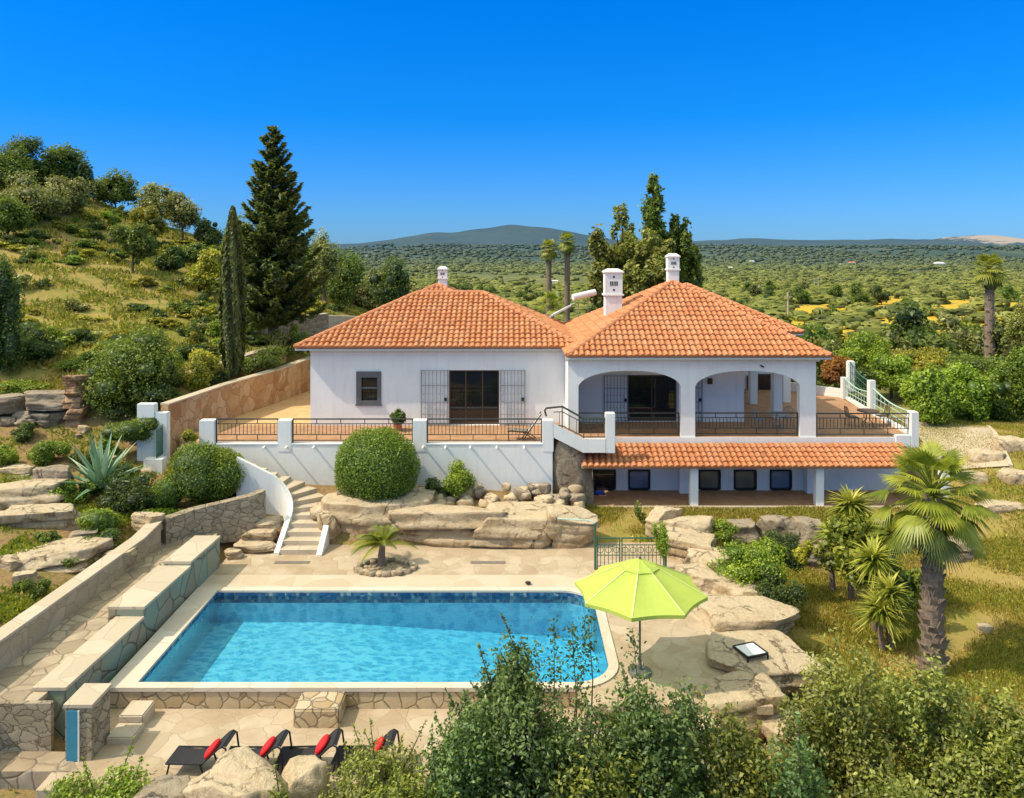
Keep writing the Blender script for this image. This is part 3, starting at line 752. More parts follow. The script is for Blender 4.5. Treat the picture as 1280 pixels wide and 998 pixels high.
for a, b in arches:
    for x, s in ((a,1),(b,0)):
        q = [(x,AY,FZ-.35),(x,AY+th,FZ-.35),(x,AY+th,zsp),(x,AY,zsp)]; mb.poly(*(q if s else q[::-1]))
mb.poly((aw0,AY+th,FZ-.35),(aw0,AY,FZ-.35),(aw0,AY,WT-.1),(aw0,AY+th,WT-.1)); mb.poly((aw1,AY,FZ-.35),(aw1,AY+th,FZ-.35),(aw1,AY+th,WT-.1),(aw1,AY,WT-.1))
mb.box(aw0+.003,aw0+.3,AY+th+.002,HY-.002,FZ-.35,WT-.1)
mb.build('arcade_wall', M['plaster'], house)
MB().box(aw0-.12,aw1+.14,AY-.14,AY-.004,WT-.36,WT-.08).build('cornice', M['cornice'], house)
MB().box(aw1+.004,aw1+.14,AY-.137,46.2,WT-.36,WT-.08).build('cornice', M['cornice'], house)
# inside of the veranda
BY = 38.5
bd = (X_(785,BY),X_(846,BY),FZ+.02,Z_(469,BY))
mb = MB(); wall_xz(mb, aw0+.3, X_(930,BY), FZ-.1, WT-.15, BY, .3, [bd]); mb.box(X_(930,BY)-.3,X_(930,BY)-.003,BY+.302,47,FZ-.1,WT-.15)
mb.box(9.5,X_(930,BY)-.31,47.05,47.3,FZ,WT-.15)
mb.build('inner_wall', M['plaster'], house)
glass_door(bd[0],bd[1],bd[2],bd[3],BY+.16,2)
sec_gate(X_(755,BY),X_(784,BY),FZ+.03,bd[3],BY-.08)
sec_gate(X_(849,BY),X_(877,BY),FZ+.03,bd[3]+.02,BY-.08)
MB().box(aw0+.01,aw1-.01,AY+th+.003,BY-.003,WT-.26,WT-.2).build('ceiling', M['plaster'], house)
MB().box(11.2,aw1-.01,BY-.001,46,WT-.26,WT-.2).build('ceiling', M['plaster'], house)
MB().box(2.5,11.5,BY+.32,47,2.0,2.2).build('inner_floor', M['terracotta'], house)
for (pa,pb,Y,dep) in ((938,947,42.8,.4),(967,978,39.2,.45),(979,988.5,43.3,.5)):
    MB().box(X_(pa,Y),X_(pb,Y),Y,Y+dep,FZ+.004,WT-.27).build('column', M['plaster'], house, bevel=.012)
MB().box(11.25,16.3,47.4,47.7,FZ,WT).build('back_wall', M['plaster'], house)
for a, b, z0, z1 in ((948,965,486,468),(934,940,505,470)):
    f = MB().box(X_(a,47.3),X_(b,47.3),47.3,47.39,Z_(z0,47.3)-.9,Z_(z1,47.3)).build('window', M['wood'], house)
    MB().box(X_(a,47.3)+.08,X_(b,47.3)-.08,47.28,47.297,Z_(z0,47.3)-.8,Z_(z1,47.3)-.08).build('pane', M['glass'], f)
lamp = MB().box(X_(884,BY),X_(890,BY),BY-.14,BY-.003,Z_(480,BY),Z_(473,BY)); lamp.box(X_(885,BY),X_(889,BY),BY-.2,BY-.141,Z_(479,BY),Z_(474,BY))
lamp.build('wall_lamp', M['wood'], house, bevel=.015)
e_ = MB().tube([(ax(951),AY-.02,Z_(457,AY)),(ax(951),AY-.10,Z_(457.5,AY)),(ax(953.5),AY-.16,Z_(458.5,AY))],.035,8); e_.build('spotlight', M['black'], house)
# floor slab, white fascia, railings in the arches
MB().prism([(aw0,AY+.001),(17.7,AY+.001),(18.5,46),(18.5,50),(aw0,50)], 2.55, FZ).build('floor', M['terracotta'], house)
MB().box(2.9,17.72,AY-.05,AY-.002,2.42,FZ+.0).build('fascia', M['plaster'], house)
for a, b in arches: railing(house, (a+.04,AY+.2,FZ), (b-.04,AY+.2,FZ), 1.02)
railing(house, (aw1+.05,AY+.1,FZ), (ax(1141),AY+.1,FZ), 1.02)
# right terrace edge: low wall, posts, green railings running back
rp = [(17.72,AY+.05),(18.05,40.2),(18.45,44.4),(20.0,47.5)]
MB().box(17.62,17.95,AY-.12,AY+.3,2.45,FZ+1.12).build('post', M['plaster'], house, bevel=.015)
MB().box(16.95,17.6,AY-.1,AY+.25,2.5,FZ+.1).build('ledge', M['plaster'], house, bevel=.01)
MB().box(17.92,18.22,40.05,40.4,FZ,FZ+1.72).build('post', M['plaster'], house, bevel=.015)
MB().box(18.3,18.58,44.25,44.6,FZ,FZ+1.2).build('post', M['plaster'], house, bevel=.015)
MB().box(19.1,19.5,45.4,45.8,FZ+.2,FZ+1.95).build('post', M['plaster'], house, bevel=.05)
for (p0,p1) in ((rp[0],rp[1]),(rp[1],rp[2])):
    (x0,y0),(x1,y1) = p0,p1
    y0 += .3; y1 -= .2
    MB().prism([(x0-.02,y0),(x0+.2,y0),(x1+.2,y1),(x1-.02,y1)], FZ+.003, FZ+.16).build('kerb', M['plaster'], house)
MB().prism([(15.8,47.3),(18.45,44.7),(18.62,44.7),(16.0,47.38)], FZ+.003, FZ+.5).build('kerb', M['plaster'], house)
def mesh_rail(p, q, h0, h1_):
    p = Vector(p); q = Vector(q); mb = MB(); U = Vector((0,0,1)); k = 9
    top = []
    for i in range(k+1):
        t = i/k; b = p.lerp(q,t); hh = h0+(h1_-h0)*t - .18*math.sin(PI*t)
        top.append(b+U*hh)
        mb.bar(b+U*.16, b+U*hh, .025)
    mb.tube(top, .035, 6)
    for z in (.45,.75): mb.tube([p.lerp(q,i/k)+U*z*(h0+(h1_-h0)*i/k)/1.1 for i in range(k+1)], .02, 5)
    return mb
r_ = mesh_rail((17.8,AY+.35,FZ),(18.07,40.0,FZ),1.05,1.35).build('side_railing', M['palegreen'], house)
r_ = mesh_rail((18.1,40.45,FZ),(18.42,44.2,FZ),1.1,1.15).build('side_railing', M['palegreen'], house)
r_ = mesh_rail((18.15,40.42,FZ+.3),(19.2,45.4,FZ+.3),1.3,1.6).build('side_railing', M['greenrail'], house)
# lower storey
LY = 36.2; LZ = .3
lw = [(741,770),(785,813),(873,901),(917,946),(962,990)]
mb = MB(); holes = [(X_(a,LY),X_(b,LY),Z_(613,LY),Z_(587,LY)) for a, b in lw]
wall_xz(mb, 2.9, 17.6, -.1, 2.545, LY, .3, holes); mb.box(2.9,17.6,LY+.302,46,-.5,2.4)
mb.build('lower_wall', M['plaster'], house)
def rrect(x0,x1,z0,z1,r,n_=5):
    pts = []
    for cx,cz,a0 in ((x1-r,z0+r,-PI/2),(x1-r,z1-r,0),(x0+r,z1-r,PI/2),(x0+r,z0+r,PI)):
        pts += [(cx+r*math.cos(a0+PI/2*i/n_), cz+r*math.sin(a0+PI/2*i/n_)) for i in range(n_+1)]
    return pts
for i, (x0,x1,z0,z1) in enumerate(holes):
    mb = MB(); o_ = rrect(x0+.003,x1-.003,z0+.003,z1-.003,.16); q_ = rrect(x0+.085,x1-.085,z0+.085,z1-.085,.10); k = len(o_)
    for j in range(k):
        a,b,c_,d = o_[j],o_[(j+1)%k],q_[(j+1)%k],q_[j]
        mb.poly((a[0],LY-.03,a[1]),(b[0],LY-.03,b[1]),(c_[0],LY-.03,c_[1]),(d[0],LY-.03,d[1]))
        mb.poly((a[0],LY-.03,a[1]),(a[0],LY+.08,a[1]),(b[0],LY+.08,b[1]),(b[0],LY-.03,b[1]))
        mb.poly((d[0],LY-.03,d[1]),(c_[0],LY-.03,c_[1]),(c_[0],LY+.08,c_[1]),(d[0],LY+.08,d[1]))
    # corner fillers keep the opening closed behind the rounded frame
    fr = mb.build('window', M['black'], house, recalc=True)
    MB().box(x0+.004,x1-.004,LY+.082,LY+.10,z0+.004,z1-.004).build('pane', M[('glass','glass2','glass3','glass3','glass2')[i]], fr)
# half pillars and plinth of the lower wall
for a, b in ((848,866),(1006,1020)): MB().box(X_(a,36),X_(b,36),35.7,LY-.003,LZ+.004,2.4).build('pilaster', M['plaster'], house)
MB().box(3.0,17.6,35.7,LY-.004,LZ+.003,Z_(616,36)).build('bench', M['terracotta'], house) if False else None
MB().box(2.95,17.6,34.0,LY-.004,-.2,LZ).build('porch_floor', M['terracotta'], house)
MB().box(2.95,17.6,33.82,33.998,-.2,LZ+.02).build('porch_edge', M['walltop'], house, bevel=.015)
for p in (867,1023.5,1180):
    c_ = X_(p,34.1); MB().box(c_-.17,c_+.17,33.95,34.28,LZ-.05,2.02).build('column', M['plaster'], house, bevel=.012)
MB().box(2.95,17.0,33.93,34.2,2.025,2.12).build('beam', M['plaster'], house)

# ---------------------------------------------------------------- tiled roofs
def slope(name, A, B, C, D, parent, sp=.262, row=.41, amp=.066, lift=.04):
    """tiled plane: A-B is the eave (left to right seen from outside), D-C the top edge (may be a point). Real barrel tiles."""
    A, B, C, D = map(Vector, (A,B,C,D))
    u = (B-A).normalized(); nrm = u.cross((D if (D-A).length > 1e-6 else C)-A).normalized(); v = nrm.cross(u)
    LAB = (B-A).length; d = Vector(((D-A).dot(u),(D-A).dot(v))); c = Vector(((C-A).dot(u),(C-A).dot(v)))
    vt = d.y
    def vmax(s):
        m = vt
        if d.x > 1e-6 and s < d.x: m = min(m, vt*s/d.x)
        if c.x < LAB-1e-6 and s > c.x: m = min(m, vt*(LAB-s)/(LAB-c.x))
        return max(m, 0)
    sub = 6; nt_ = max(1, int(round(LAB/sp))); sp = LAB/nt_; nr = int(math.ceil(vt/row)); row = vt/nr
    ns = nt_*sub
    S = np.linspace(0, LAB, ns+1)
    prof = np.array([abs(math.sin(PI*((i%sub)/sub))) for i in range(ns+1)])
    V = []; R = []; Fc = []
    rr = np.random.default_rng(int(abs(A.x*100+A.y*7)) + 3)
    tone = np.clip(rr.normal(.52,.14,(nr+1,nt_+1)), 0, 1)
    vm = [vmax(s) for s in S]
    nw = rr.normal(0,.012,(nr+1,nt_+1))
    for r in range(nr):
        base = len(V)
        for e in (0,1):
            for i in range(ns+1):
                vv = min((r+e)*row, vm[i])
                k = min(i//sub, nt_-1)
                hgt = lift + amp*prof[i]*1.35 + (amp*.9*(1-e)) + nw[r,k]*prof[i]
                dropo = .05 if (e == 0) else 0
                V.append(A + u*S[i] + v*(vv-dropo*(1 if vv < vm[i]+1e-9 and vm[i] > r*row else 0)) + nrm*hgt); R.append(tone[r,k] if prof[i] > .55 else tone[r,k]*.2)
        for i in range(ns):
            if max(vm[i],vm[i+1]) <= r*row+1e-6: continue
            a = base+i; b = base+ns+1+i
            Fc.append((a,a+1,b+1,b))
        # front lip of every row
        b2 = len(V)
        for i in range(ns+1):
            vv = min(r*row, vm[i]); k = min(i//sub, nt_-1)
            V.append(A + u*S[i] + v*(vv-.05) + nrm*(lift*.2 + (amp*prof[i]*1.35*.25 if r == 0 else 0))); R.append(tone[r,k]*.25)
        for i in range(ns):
            if max(vm[i],vm[i+1]) <= r*row+1e-6: continue
            Fc.append((b2+i,b2+i+1,base+i+1,base+i))
    mb = MB(); mb.add([tuple(p) for p in V], Fc); mb.a = R
    return mb
def roof(parent, faces, ridges, nm='roof', soffit=None):
    """faces: list of (A,B,C,D); ridges: list of 3d point pairs; one roof part, ridge caps as its children"""
    mb = MB()
    for f in faces:
        s = slope(nm, *f, parent); n0 = len(mb.v); mb.v += s.v; mb.f += [tuple(i+n0 for i in q) for q in s.f]; mb.a += s.a
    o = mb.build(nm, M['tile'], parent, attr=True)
    # deck under the tiles
    dk = MB()
    for A,B,C,D in faces:
        pts = [A,B] + ([C] if (Vector(C)-Vector(D)).length < 1e-6 else [C,D])
        dk.add([(p[0],p[1],p[2]-.02) for p in pts], [tuple(range(len(pts)))])
    if soffit:
        x0,x1,y0,y1,z,ins = soffit
        for a in ((x0,x1,y0,y0+ins),(x0,x1,y1-ins,y1),(x0,x0+ins,y0+ins,y1-ins),(x1-ins,x1,y0+ins,y1-ins)): dk.box(a[0],a[1],a[2],a[3],z-.11,z-.025)
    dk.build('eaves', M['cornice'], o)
    for p, q in ridges:
        p = Vector(p); q = Vector(q); L = (q-p).length; k = max(2,int(L/.42)); m2 = MB()
        for i in range(k):
            a = p.lerp(q,i/k); b = p.lerp(q,(i+1.12)/k) if i < k-1 else q
            m2.tube([a+Vector((0,0,.075)), b+Vector((0,0,.055))], [.135,.115], 9)
        m2.build('ridge_cap', M['ridge'], o, smooth=False)
    return o
E1 = 6.62
# left hip roof
a=(-10.05,37.05,E1); b=(3.25,37.05,E1); c_=(3.25,47.35,E1); d=(-10.05,47.35,E1); r0=(-4.95,42.2,8.86); r1=(-1.5,42.2,8.86)
roof(house, [(a,b,r1,r0),(b,c_,r1,r1),(c_,d,r0,r1),(d,a,r0,r0)], [(a,r0),(b,r1),(c_,r1),(d,r0),(r0,r1)], soffit=(-10.05,3.25,37.05,47.35,E1,.7))
# small hip behind it
a=(-9.6,40.6,E1); b=(1.3,40.6,E1); c_=(1.3,51.5,E1); d=(-9.6,51.5,E1); t_=(-4.25,46.05,9.12)
roof(house, [(a,b,t_,t_),(b,c_,t_,t_),(c_,d,t_,t_),(d,a,t_,t_)], [(a,t_),(b,t_),(c_,t_),(d,t_)])
# right pyramid roof over the arcade
E2 = 6.5
a=(2.42,34.95,E2); b=(13.95,34.95,E2); c_=(13.95,46.5,E2); d=(2.42,46.5,E2); t_=(8.18,40.72,9.5)
roof(house, [(a,b,t_,t_),(b,c_,t_,t_),(c_,d,t_,t_),(d,a,t_,t_)], [(a,t_),(b,t_),(c_,t_),(d,t_)], soffit=(2.42,13.95,34.95,46.5,E2,.55))
# wing behind, its corner shows right of the pyramid
a=(5.6,44.8,E2); b=(16.35,44.8,E2); c_=(16.35,55.5,E2); d=(5.6,55.5,E2); t_=(10.95,50.15,8.96)
roof(house, [(a,b,t_,t_),(b,c_,t_,t_),(c_,d,t_,t_),(d,a,t_,t_)], [(a,t_),(b,t_),(c_,t_),(d,t_)], soffit=(5.6,16.35,44.8,55.5,E2,.7))
# lean-to roof of the lower porch
roof(house, [((2.95,33.72,1.98),(17.25,33.72,1.98),(17.25,35.34,2.58),(2.95,35.34,2.58))], [], 'porch_roof')
# chimneys
def chimney(x, y, z0, z1, w, wide=True, holes=True):
    h = z1-z0; c = MB()
    zc = z0+h*.52
    c.box(x-w/2,x+w/2,y-w/2,y+w/2,z0,zc-.003)
    o = c.build('chimney', M['plaster'], house, bevel=.01)
    k = MB(); k.box(x-w*.6,x+w*.6,y-w*.6,y+w*.6,zc,zc+.07)
    k.box(x-w*.52,x+w*.52,y-w*.52,y+w*.52,zc+.072,z1-.2)
    k.box(x-w*.6,x+w*.6,y-w*.6,y+w*.6,z1-.198,z1-.13)
    k.add([(x-w*.58,y-w*.58,z1-.128),(x+w*.58,y-w*.58,z1-.128),(x+w*.58,y+w*.58,z1-.128),(x-w*.58,y+w*.58,z1-.128),
           (x-w*.3,y-w*.3,z1),(x+w*.3,y-w*.3,z1),(x+w*.3,y+w*.3,z1),(x-w*.3,y+w*.3,z1)],[(0,1,5,4),(1,2,6,5),(2,3,7,6),(3,0,4,7),(4,5,6,7),(3,2,1,0)])
    k.build('chimney_cap', M['plaster'], o)
    yy = y-w*.52-.004; zm = (zc+z1-.13)/2; s = w/.9
    vb = lambda *q: MB().box(*q).build('vent', M['black'], o)
    if holes:
        for dx in (-.17,-.06,.06,.17): vb(x+dx*s-.035*s,x+dx*s+.035*s,yy-.004,yy+.002,zm-.12*s,zm+.12*s)
        for dz in (-.34,.36): vb(x-.05*s,x+.05*s,yy-.004,yy+.002,zm+dz*s-.05*s,zm+dz*s+.05*s)
    return o
chimney(X_(766,40.7), 40.7, 7.4, Z_(336,40.7), .84)
chimney(X_(841,40.9), 40.95, 9.2, Z_(317,40.95), .56)
chimney(X_(553.5,46.2), 46.2, 8.7, Z_(333,46.2), .50)
# solar water heater on the roof
sh = empty('solar_water_heater', (4.0,45.2,8.2), 'white solar water tank with a tilted panel on the roof between two chimneys', 'water heater')
yy = 45.4; mbs = MB().tube([(X_(716,yy),yy,Z_(372,yy)),(X_(745,yy),yy+.5,Z_(366,yy))], .18, 16); mbs.build('tank', M['white'], sh, smooth=False)
mbs = MB(); p0 = P(714,381,yy); p1 = P(686,396,yy-.3)
mbs.poly((p0.x,p0.y,p0.z),(p0.x+.5,p0.y+1.6,p0.z+.1),(p1.x+.4,p1.y+1.6,p1.z+.1),(p1.x,p1.y,p1.z)); mbs.poly((p1.x,p1.y,p1.z-.1),(p1.x+.4,p1.y+1.6,p1.z),(p0.x+.5,p0.y+1.6,p0.z),(p0.x,p0.y,p0.z-.1))
mbs.poly((p1.x,p1.y,p1.z-.1),(p0.x,p0.y,p0.z-.1),(p0.x,p0.y,p0.z),(p1.x,p1.y,p1.z)); mbs.build('panel', M['white'], sh)
for q in (P(723,378,yy), P(735,374,yy+.3), P(690,394,yy)): MB().bar(q,(q.x,q.y,7.2),.06).build('stand_leg', M['gatemetal'], sh)

# ---------------------------------------------------------------- stair bridge between terrace and veranda
br = empty('side_stairs', (2.5,33.9,1.9), 'short white outdoor stairs with dark railing down from the terrace to the veranda', 'stairs')
S = 33.75
pA = P(692,530,S); pB = P(729,549,S); pC = P(764,549,S)
mb = MB(); hgt = .58
for p, q in ((pA,pB),(pB,pC)):
    mb.add([(p.x,S,p.z-hgt),(q.x,S,q.z-hgt),(q.x,S,q.z),(p.x,S,p.z),(p.x,S+.2,p.z-hgt),(q.x,S+.2,q.z-hgt),(q.x,S+.2,q.z),(p.x,S+.2,p.z)],
           [(0,1,2,3),(7,6,5,4),(3,2,6,7),(0,4,5,1)])
mb.poly((pC.x,S,pC.z-hgt),(pC.x,S+.2,pC.z-hgt),(pC.x,S+.2,pC.z),(pC.x,S,pC.z))
mb.build('stringer', M['plaster'], br)
for i in range(4):
    t = i/4; x0 = pA.x+(pB.x-pA.x)*t; x1 = pA.x+(pB.x-pA.x)*(t+.25); z = pA.z+(pB.z-pA.z)*(t+.25)-.12
    MB().box(x0,x1,S+.203,AY-.06,z-.25,z).build('step', M['terracotta'], br)
MB().box(pB.x,pC.x-.004,S+.203,AY-.055,pB.z-.5,pB.z-.13).build('landing', M['terracotta'], br)
MB().box(X_(757,S),X_(769,S),S-.02,S+.36,pC.z-.6,Z_(517,S)).build('post', M['plaster'], br, bevel=.02)
mb = MB(); U = Vector((0,0,1)); ofs = Vector((0,.1,0))
T = [P(683,511,S),P(703,509,S),P(730,524,S),P(757,524,S)]; B_ = [P(692,533,S),P(703,533,S),P(730,547,S),P(757,547,S)]; Mi = [P(692,516,S),P(703,515.5,S),P(730,530,S),P(757,530,S)]
for A_, r in ((T,.045),(B_,.022),(Mi,.022)): mb.tube([p+ofs for p in A_], r, 6)
for i in range(10):
    f = i/9*3; k = min(2,int(f)); t = f-k
    if f < .6: continue
    mb.bar(Mi[k].lerp(Mi[k+1],t)+ofs, B_[k].lerp(B_[k+1],t)+ofs, .022)
for k in (1,2,3): mb.bar(T[k]+ofs, B_[k]+ofs-U*.1, .04)
mb.tube([P(683,511,S)+ofs, P(681,514,S)+ofs, P(683,521,S)+ofs], .04, 6)
mb.build('railing', M['rail'], br)

# ---------------------------------------------------------------- curved garden stairs
gs = empty('garden_stairs', (-8,29.4,0), 'curved stone stairs between white parapets climbing from the pool to the terrace', 'stairs')
def cl(s):
    """centre line: distance along the stairs -> point, direction"""
    if s < 1.7: return Vector((-7.95,29.35+s)), Vector((0,1))
    r = 1.55; L = r*PI/2
    if s < 1.7+L:
        a = (s-1.7)/r; return Vector((-7.95-r+r*math.cos(a), 31.05+r*math.sin(a))), Vector((-math.sin(a), math.cos(a)))
    return Vector((-7.95-r-(s-1.7-L), 31.05+r)), Vector((-1,0))
NS = 17; tread = .44; rise = TZ/NS; hw = .58
def edge(s, o):
    p, d = cl(s); nn = Vector((d.y,-d.x)); return p + nn*o       # o>0: outer side of the curve (right when climbing)
for i in range(NS-1):
    s0, s1 = i*tread, (i+1)*tread; poly = []
    for o_ in (hw+.22, -hw):
        ss = (s0,(s0+s1)/2,s1+.06); pts = [edge(s,o_) for s in ss]
        poly += pts if o_ > 0 else pts[::-1]
    z = rise*(i+1)
    MB().prism([(p.x,p.y) for p in poly], z-.42-(.4 if i > 2 else 0), z).build('step', M['walltop'], gs, recalc=True)
# inner parapet (camera side), outer short parapet
mb = MB(); k = 26
def para(mb, s0, s1, o0, o1, hz0, hz1, base, k=24, ends=True):
    rows = []
    for i in range(k+1):
        s = s0+(s1-s0)*i/k; zt = rise*s/tread + hz0+(hz1-hz0)*i/k
        a, b = edge(s,o0), edge(s,o1); rows.append(((a.x,a.y),(b.x,b.y),zt))
    for i in range(k):
        (a0,b0,z0),(a1,b1,z1) = rows[i],rows[i+1]
        q0,q1 = base(z0),base(z1)
        mb.poly((*a0,q0),(*a1,q1),(*a1,z1),(*a0,z0)); mb.poly((*b0,q0),(*b0,z0),(*b1,z1),(*b1,q1)); mb.poly((*a0,z0),(*a1,z1),(*b1,z1),(*b0,z0))
    for (a,b,z) in (rows[0],rows[-1]): mb.poly((*a,base(z)),(*a,z),(*b,z),(*b,base(z)))
para(mb, -.05, 5.6, -hw-.19, -hw-.003, .12, .72, lambda z: -.1)
mb.build('parapet', M['plaster'], gs, recalc=True)
mb = MB(); para(mb, -.15, 1.9, hw+.225, hw+.42, .12, .55, lambda z: -.1, 12); mb.build('parapet', M['plaster'], gs, recalc=True)

# ---------------------------------------------------------------- retaining walls beside the house
wall_run('brown_retaining_wall', [(-15.0,34.55,4.55),(-13.9,39,4.7),(-12.6,44,4.75),(-11.9,47.5,4.85)], .4, 2.2, 0, M['brownwall'], M['walltop'],
         'tall brown stone retaining wall beside the ochre side terrace', 'wall', .06, .02)
wall_run('upper_garden_wall', [(-21.3,49,5.9),(-18.6,50.5,6.2),(-16.2,52,6.6),(-13.0,56,6.75)], .5, 4.2, 0, M['stonewall'], M['walltop'],
         'low stone wall below the dry slope behind the cypress', 'wall', .06, .02)
wall_run('back_stone_wall', [(-13.9,57,6.6),(-10.5,60,6.2)], .5, 3.8, 0, M['walltop'], None, 'pale stone wall partly hidden behind the tall conifer trunk', 'wall', .06, .02)
wall_run('slope_kerb_wall', [(-16.2,39.8,5.05),(-14.9,46,5.3),(-14.2,49.5,5.35)], .5, 4.2, 0, M['brownwall'], M['walltop'], 'low stepped stone wall on top of the brown retaining wall', 'wall', .06, .02)
gw = empty('white_gate_wall', (-15.3,34.2,2.0), 'white stepped gate pier left of the terrace among shrubs', 'gate wall')
MB().box(-15.97,-15.22,34.05,34.4,2.0,4.62).build('pier', M['plaster'], gw, bevel=.02)
MB().box(-15.217,-14.68,34.07,34.38,2.0,4.25).build('pier', M['plaster'], gw, bevel=.02)
mb = MB()
for i in range(6): mb.bar((-14.85+.012*i,34.0-.14*i,2.5),(-14.85+.012*i,34.0-.14*i,3.7),.03)
for z in (2.6,3.2,3.75): mb.bar((-14.85,34.02,z),(-14.78,33.25,z),.035)
mb.build('gate', M['greenrail'], gw)
MB().box(-15.3,-14.5,33.2,33.6,1.5,2.5).build('plinth', M['plaster'], gw, bevel=.02)
# driveway: a sheet that follows the ground
dq = [Vector((19.4,36.2)), Vector((22.2,35.6)), Vector((25.0,42.0)), Vector((21.6,44.5))]; V = []; k = 12
for a in range(k+1):
    for b_ in range(k+1):
        p = dq[0].lerp(dq[1],a/k).lerp(dq[3].lerp(dq[2],a/k),b_/k); V.append((p.x,p.y))
zz = H([v[0] for v in V],[v[1] for v in V])
ground_pts = [(v[0],v[1],float(z)+.07) for v,z in zip(V,zz)]
structure('driveway', MB().add(ground_pts, [(a*(k+1)+b_,(a+1)*(k+1)+b_,(a+1)*(k+1)+b_+1,a*(k+1)+b_+1) for a in range(k) for b_ in range(k)]), M['concrete'], smooth=True)
de = MB()
for b_ in range(k):
    p, q = Vector(ground_pts[k*(k+1)+b_]), Vector(ground_pts[k*(k+1)+b_+1]); de.bar(p-Vector((0,0,.02)), q-Vector((0,0,.02)), .16, .14)
structure('driveway_kerb', de, M['walltop'])
# ---------------------------------------------------------------- foliage tools
def ray(px, py, y0=14.0):
    """where the sight line through a pixel meets the ground"""
    Y = np.concatenate([np.arange(y0, 130, .2), np.geomspace(130, 6000, 900)])
    x = (px-CX)*Y/F; z = CZ-(py-HZ)*Y/F
    hit = np.nonzero(H(x, Y) >= z)[0]
    i = hit[0] if len(hit) else len(Y)-1
    return Vector((x[i], Y[i], float(H([x[i]],[Y[i]])[0])))

def sph(n, rg):
    v = rg.normal(size=(n,3)); return v/np.linalg.norm(v, axis=1, keepdims=True)
_g = np.linspace(-1,1,5); 
def _cubesphere():
    V = []; Fq = []
    for ax in range(3):
        for s in (-1,1):
            b = len(V)
            for u in _g:
                for w_ in _g:
                    p = [0,0,0]; p[ax] = s; p[(ax+1)%3] = u; p[(ax+2)%3] = w_*s; V.append(p)
            for i in range(4):
                for j in range(4): a = b+i*5+j; Fq.append((a,a+5,a+6,a+1))
    V = np.array(V, float); V /= np.linalg.norm(V, axis=1, keepdims=True)
    return V, np.array(Fq)
CSV, CSF = _cubesphere()

def leaf_quads(p, nrm, L, W, rg, rnd, tangent=None, fold=0):
    n = len(p)
    nrm = nrm/np.maximum(np.linalg.norm(nrm, axis=1, keepdims=True), 1e-6)
    t = rg.normal(size=(n,3)) if tangent is None else tangent
    t = t - nrm*(t*nrm).sum(1, keepdims=True); t /= np.maximum(np.linalg.norm(t, axis=1, keepdims=True), 1e-6)
    b = np.cross(nrm, t)
    s = rg.uniform(.65,1.25,(n,1)); l = t*L*s*.5; w_ = b*W*s*.5
    V = np.stack([p-l, p+w_-l*.1, p+l, p-w_-l*.1], 1).reshape(-1,3)
    Fq = np.arange(4*n).reshape(-1,4)
    return V, Fq, np.repeat(rnd, 4)

def crown(lobes, n, L, W, seed, shell=.62, gap=None, thr=-.35, core=.7, rough=.22, upbias=.35, tone=None):
    """leaf cloud over a set of lobes (x,y,z,rx,ry,rz): shells of leaves with gaps, darker hearts"""
    rg = np.random.default_rng(seed)
    lb = np.array(lobes, float); k = len(lb)
    wgt = (lb[:,3]*lb[:,4]+lb[:,3]*lb[:,5]); wgt /= wgt.sum()
    idx = rg.choice(k, n, p=wgt); d = sph(n, rg)
    ph = rg.uniform(0,6.28,(k,3))[idx]
    bumpy = 1 + rough*np.sin(d[:,0]*4.1+ph[:,0])*np.sin(d[:,1]*4.7+ph[:,1]) + rough*.7*np.sin(d[:,2]*7.3+ph[:,2])*np.sin(d[:,0]*8.1+ph[:,1])
    f = (shell + (1-shell)*rg.random(n)**.6)*bumpy
    p = lb[idx,:3] + d*f[:,None]*lb[idx,3:6]
    if gap:
        g = np.sin(p[:,0]/gap+ph[0,0])*np.sin(p[:,1]/gap*1.1+ph[0,1]) + np.sin(p[:,2]/gap*1.2+ph[0,2])*np.sin(p[:,0]/gap*1.7)
        keep = g > thr; p, d, f, idx = p[keep], d[keep], f[keep], idx[keep]
    m = len(p)
    lt = rg.normal(0,.10,k)[idx]
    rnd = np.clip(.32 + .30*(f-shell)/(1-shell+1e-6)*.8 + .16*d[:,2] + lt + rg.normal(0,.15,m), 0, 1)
    nrm = d*.55 + rg.normal(size=(m,3))*.55; nrm[:,2] += upbias
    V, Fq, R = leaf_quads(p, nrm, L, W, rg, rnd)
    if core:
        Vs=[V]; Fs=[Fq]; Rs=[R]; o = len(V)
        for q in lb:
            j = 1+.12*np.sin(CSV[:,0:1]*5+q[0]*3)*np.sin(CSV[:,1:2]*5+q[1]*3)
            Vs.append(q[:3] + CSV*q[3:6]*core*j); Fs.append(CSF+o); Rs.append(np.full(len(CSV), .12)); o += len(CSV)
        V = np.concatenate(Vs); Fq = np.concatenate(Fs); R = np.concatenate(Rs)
    return V, Fq, R

def blob_lobes(rx, ry, rz, k, seed, cz=None, lo=.34, hi=.5, spread=.68, flatb=True):
    """k lobes filling an ellipsoid that stands on z=0"""
    rg = np.random.default_rng(seed); L = []
    cz = rz if cz is None else cz
    for i in range(k):
        d = sph(1, rg)[0]; r = spread*rg.random()**.45
        if flatb and d[2] < -.4: d[2] *= .5
        s = rg.uniform(lo, hi)
        L.append((d[0]*r*rx, d[1]*r*ry, cz+d[2]*r*rz, rx*s, ry*s, rz*s*.95))
    A = np.array(L)
    for a, R_, c0 in ((0,rx,0),(1,ry,0),(2,rz,cz)):             # stretch so that the lobes fill the whole ellipsoid
        lo_ = (A[:,a]-A[:,a+3]*.92).min(); hi_ = (A[:,a]+A[:,a+3]*.92).max()
        A[:,a] = (A[:,a]-(lo_+hi_)/2)*((2*R_-(hi_-lo_)*0)/(hi_-lo_)) + c0
    return [tuple(q) for q in A]

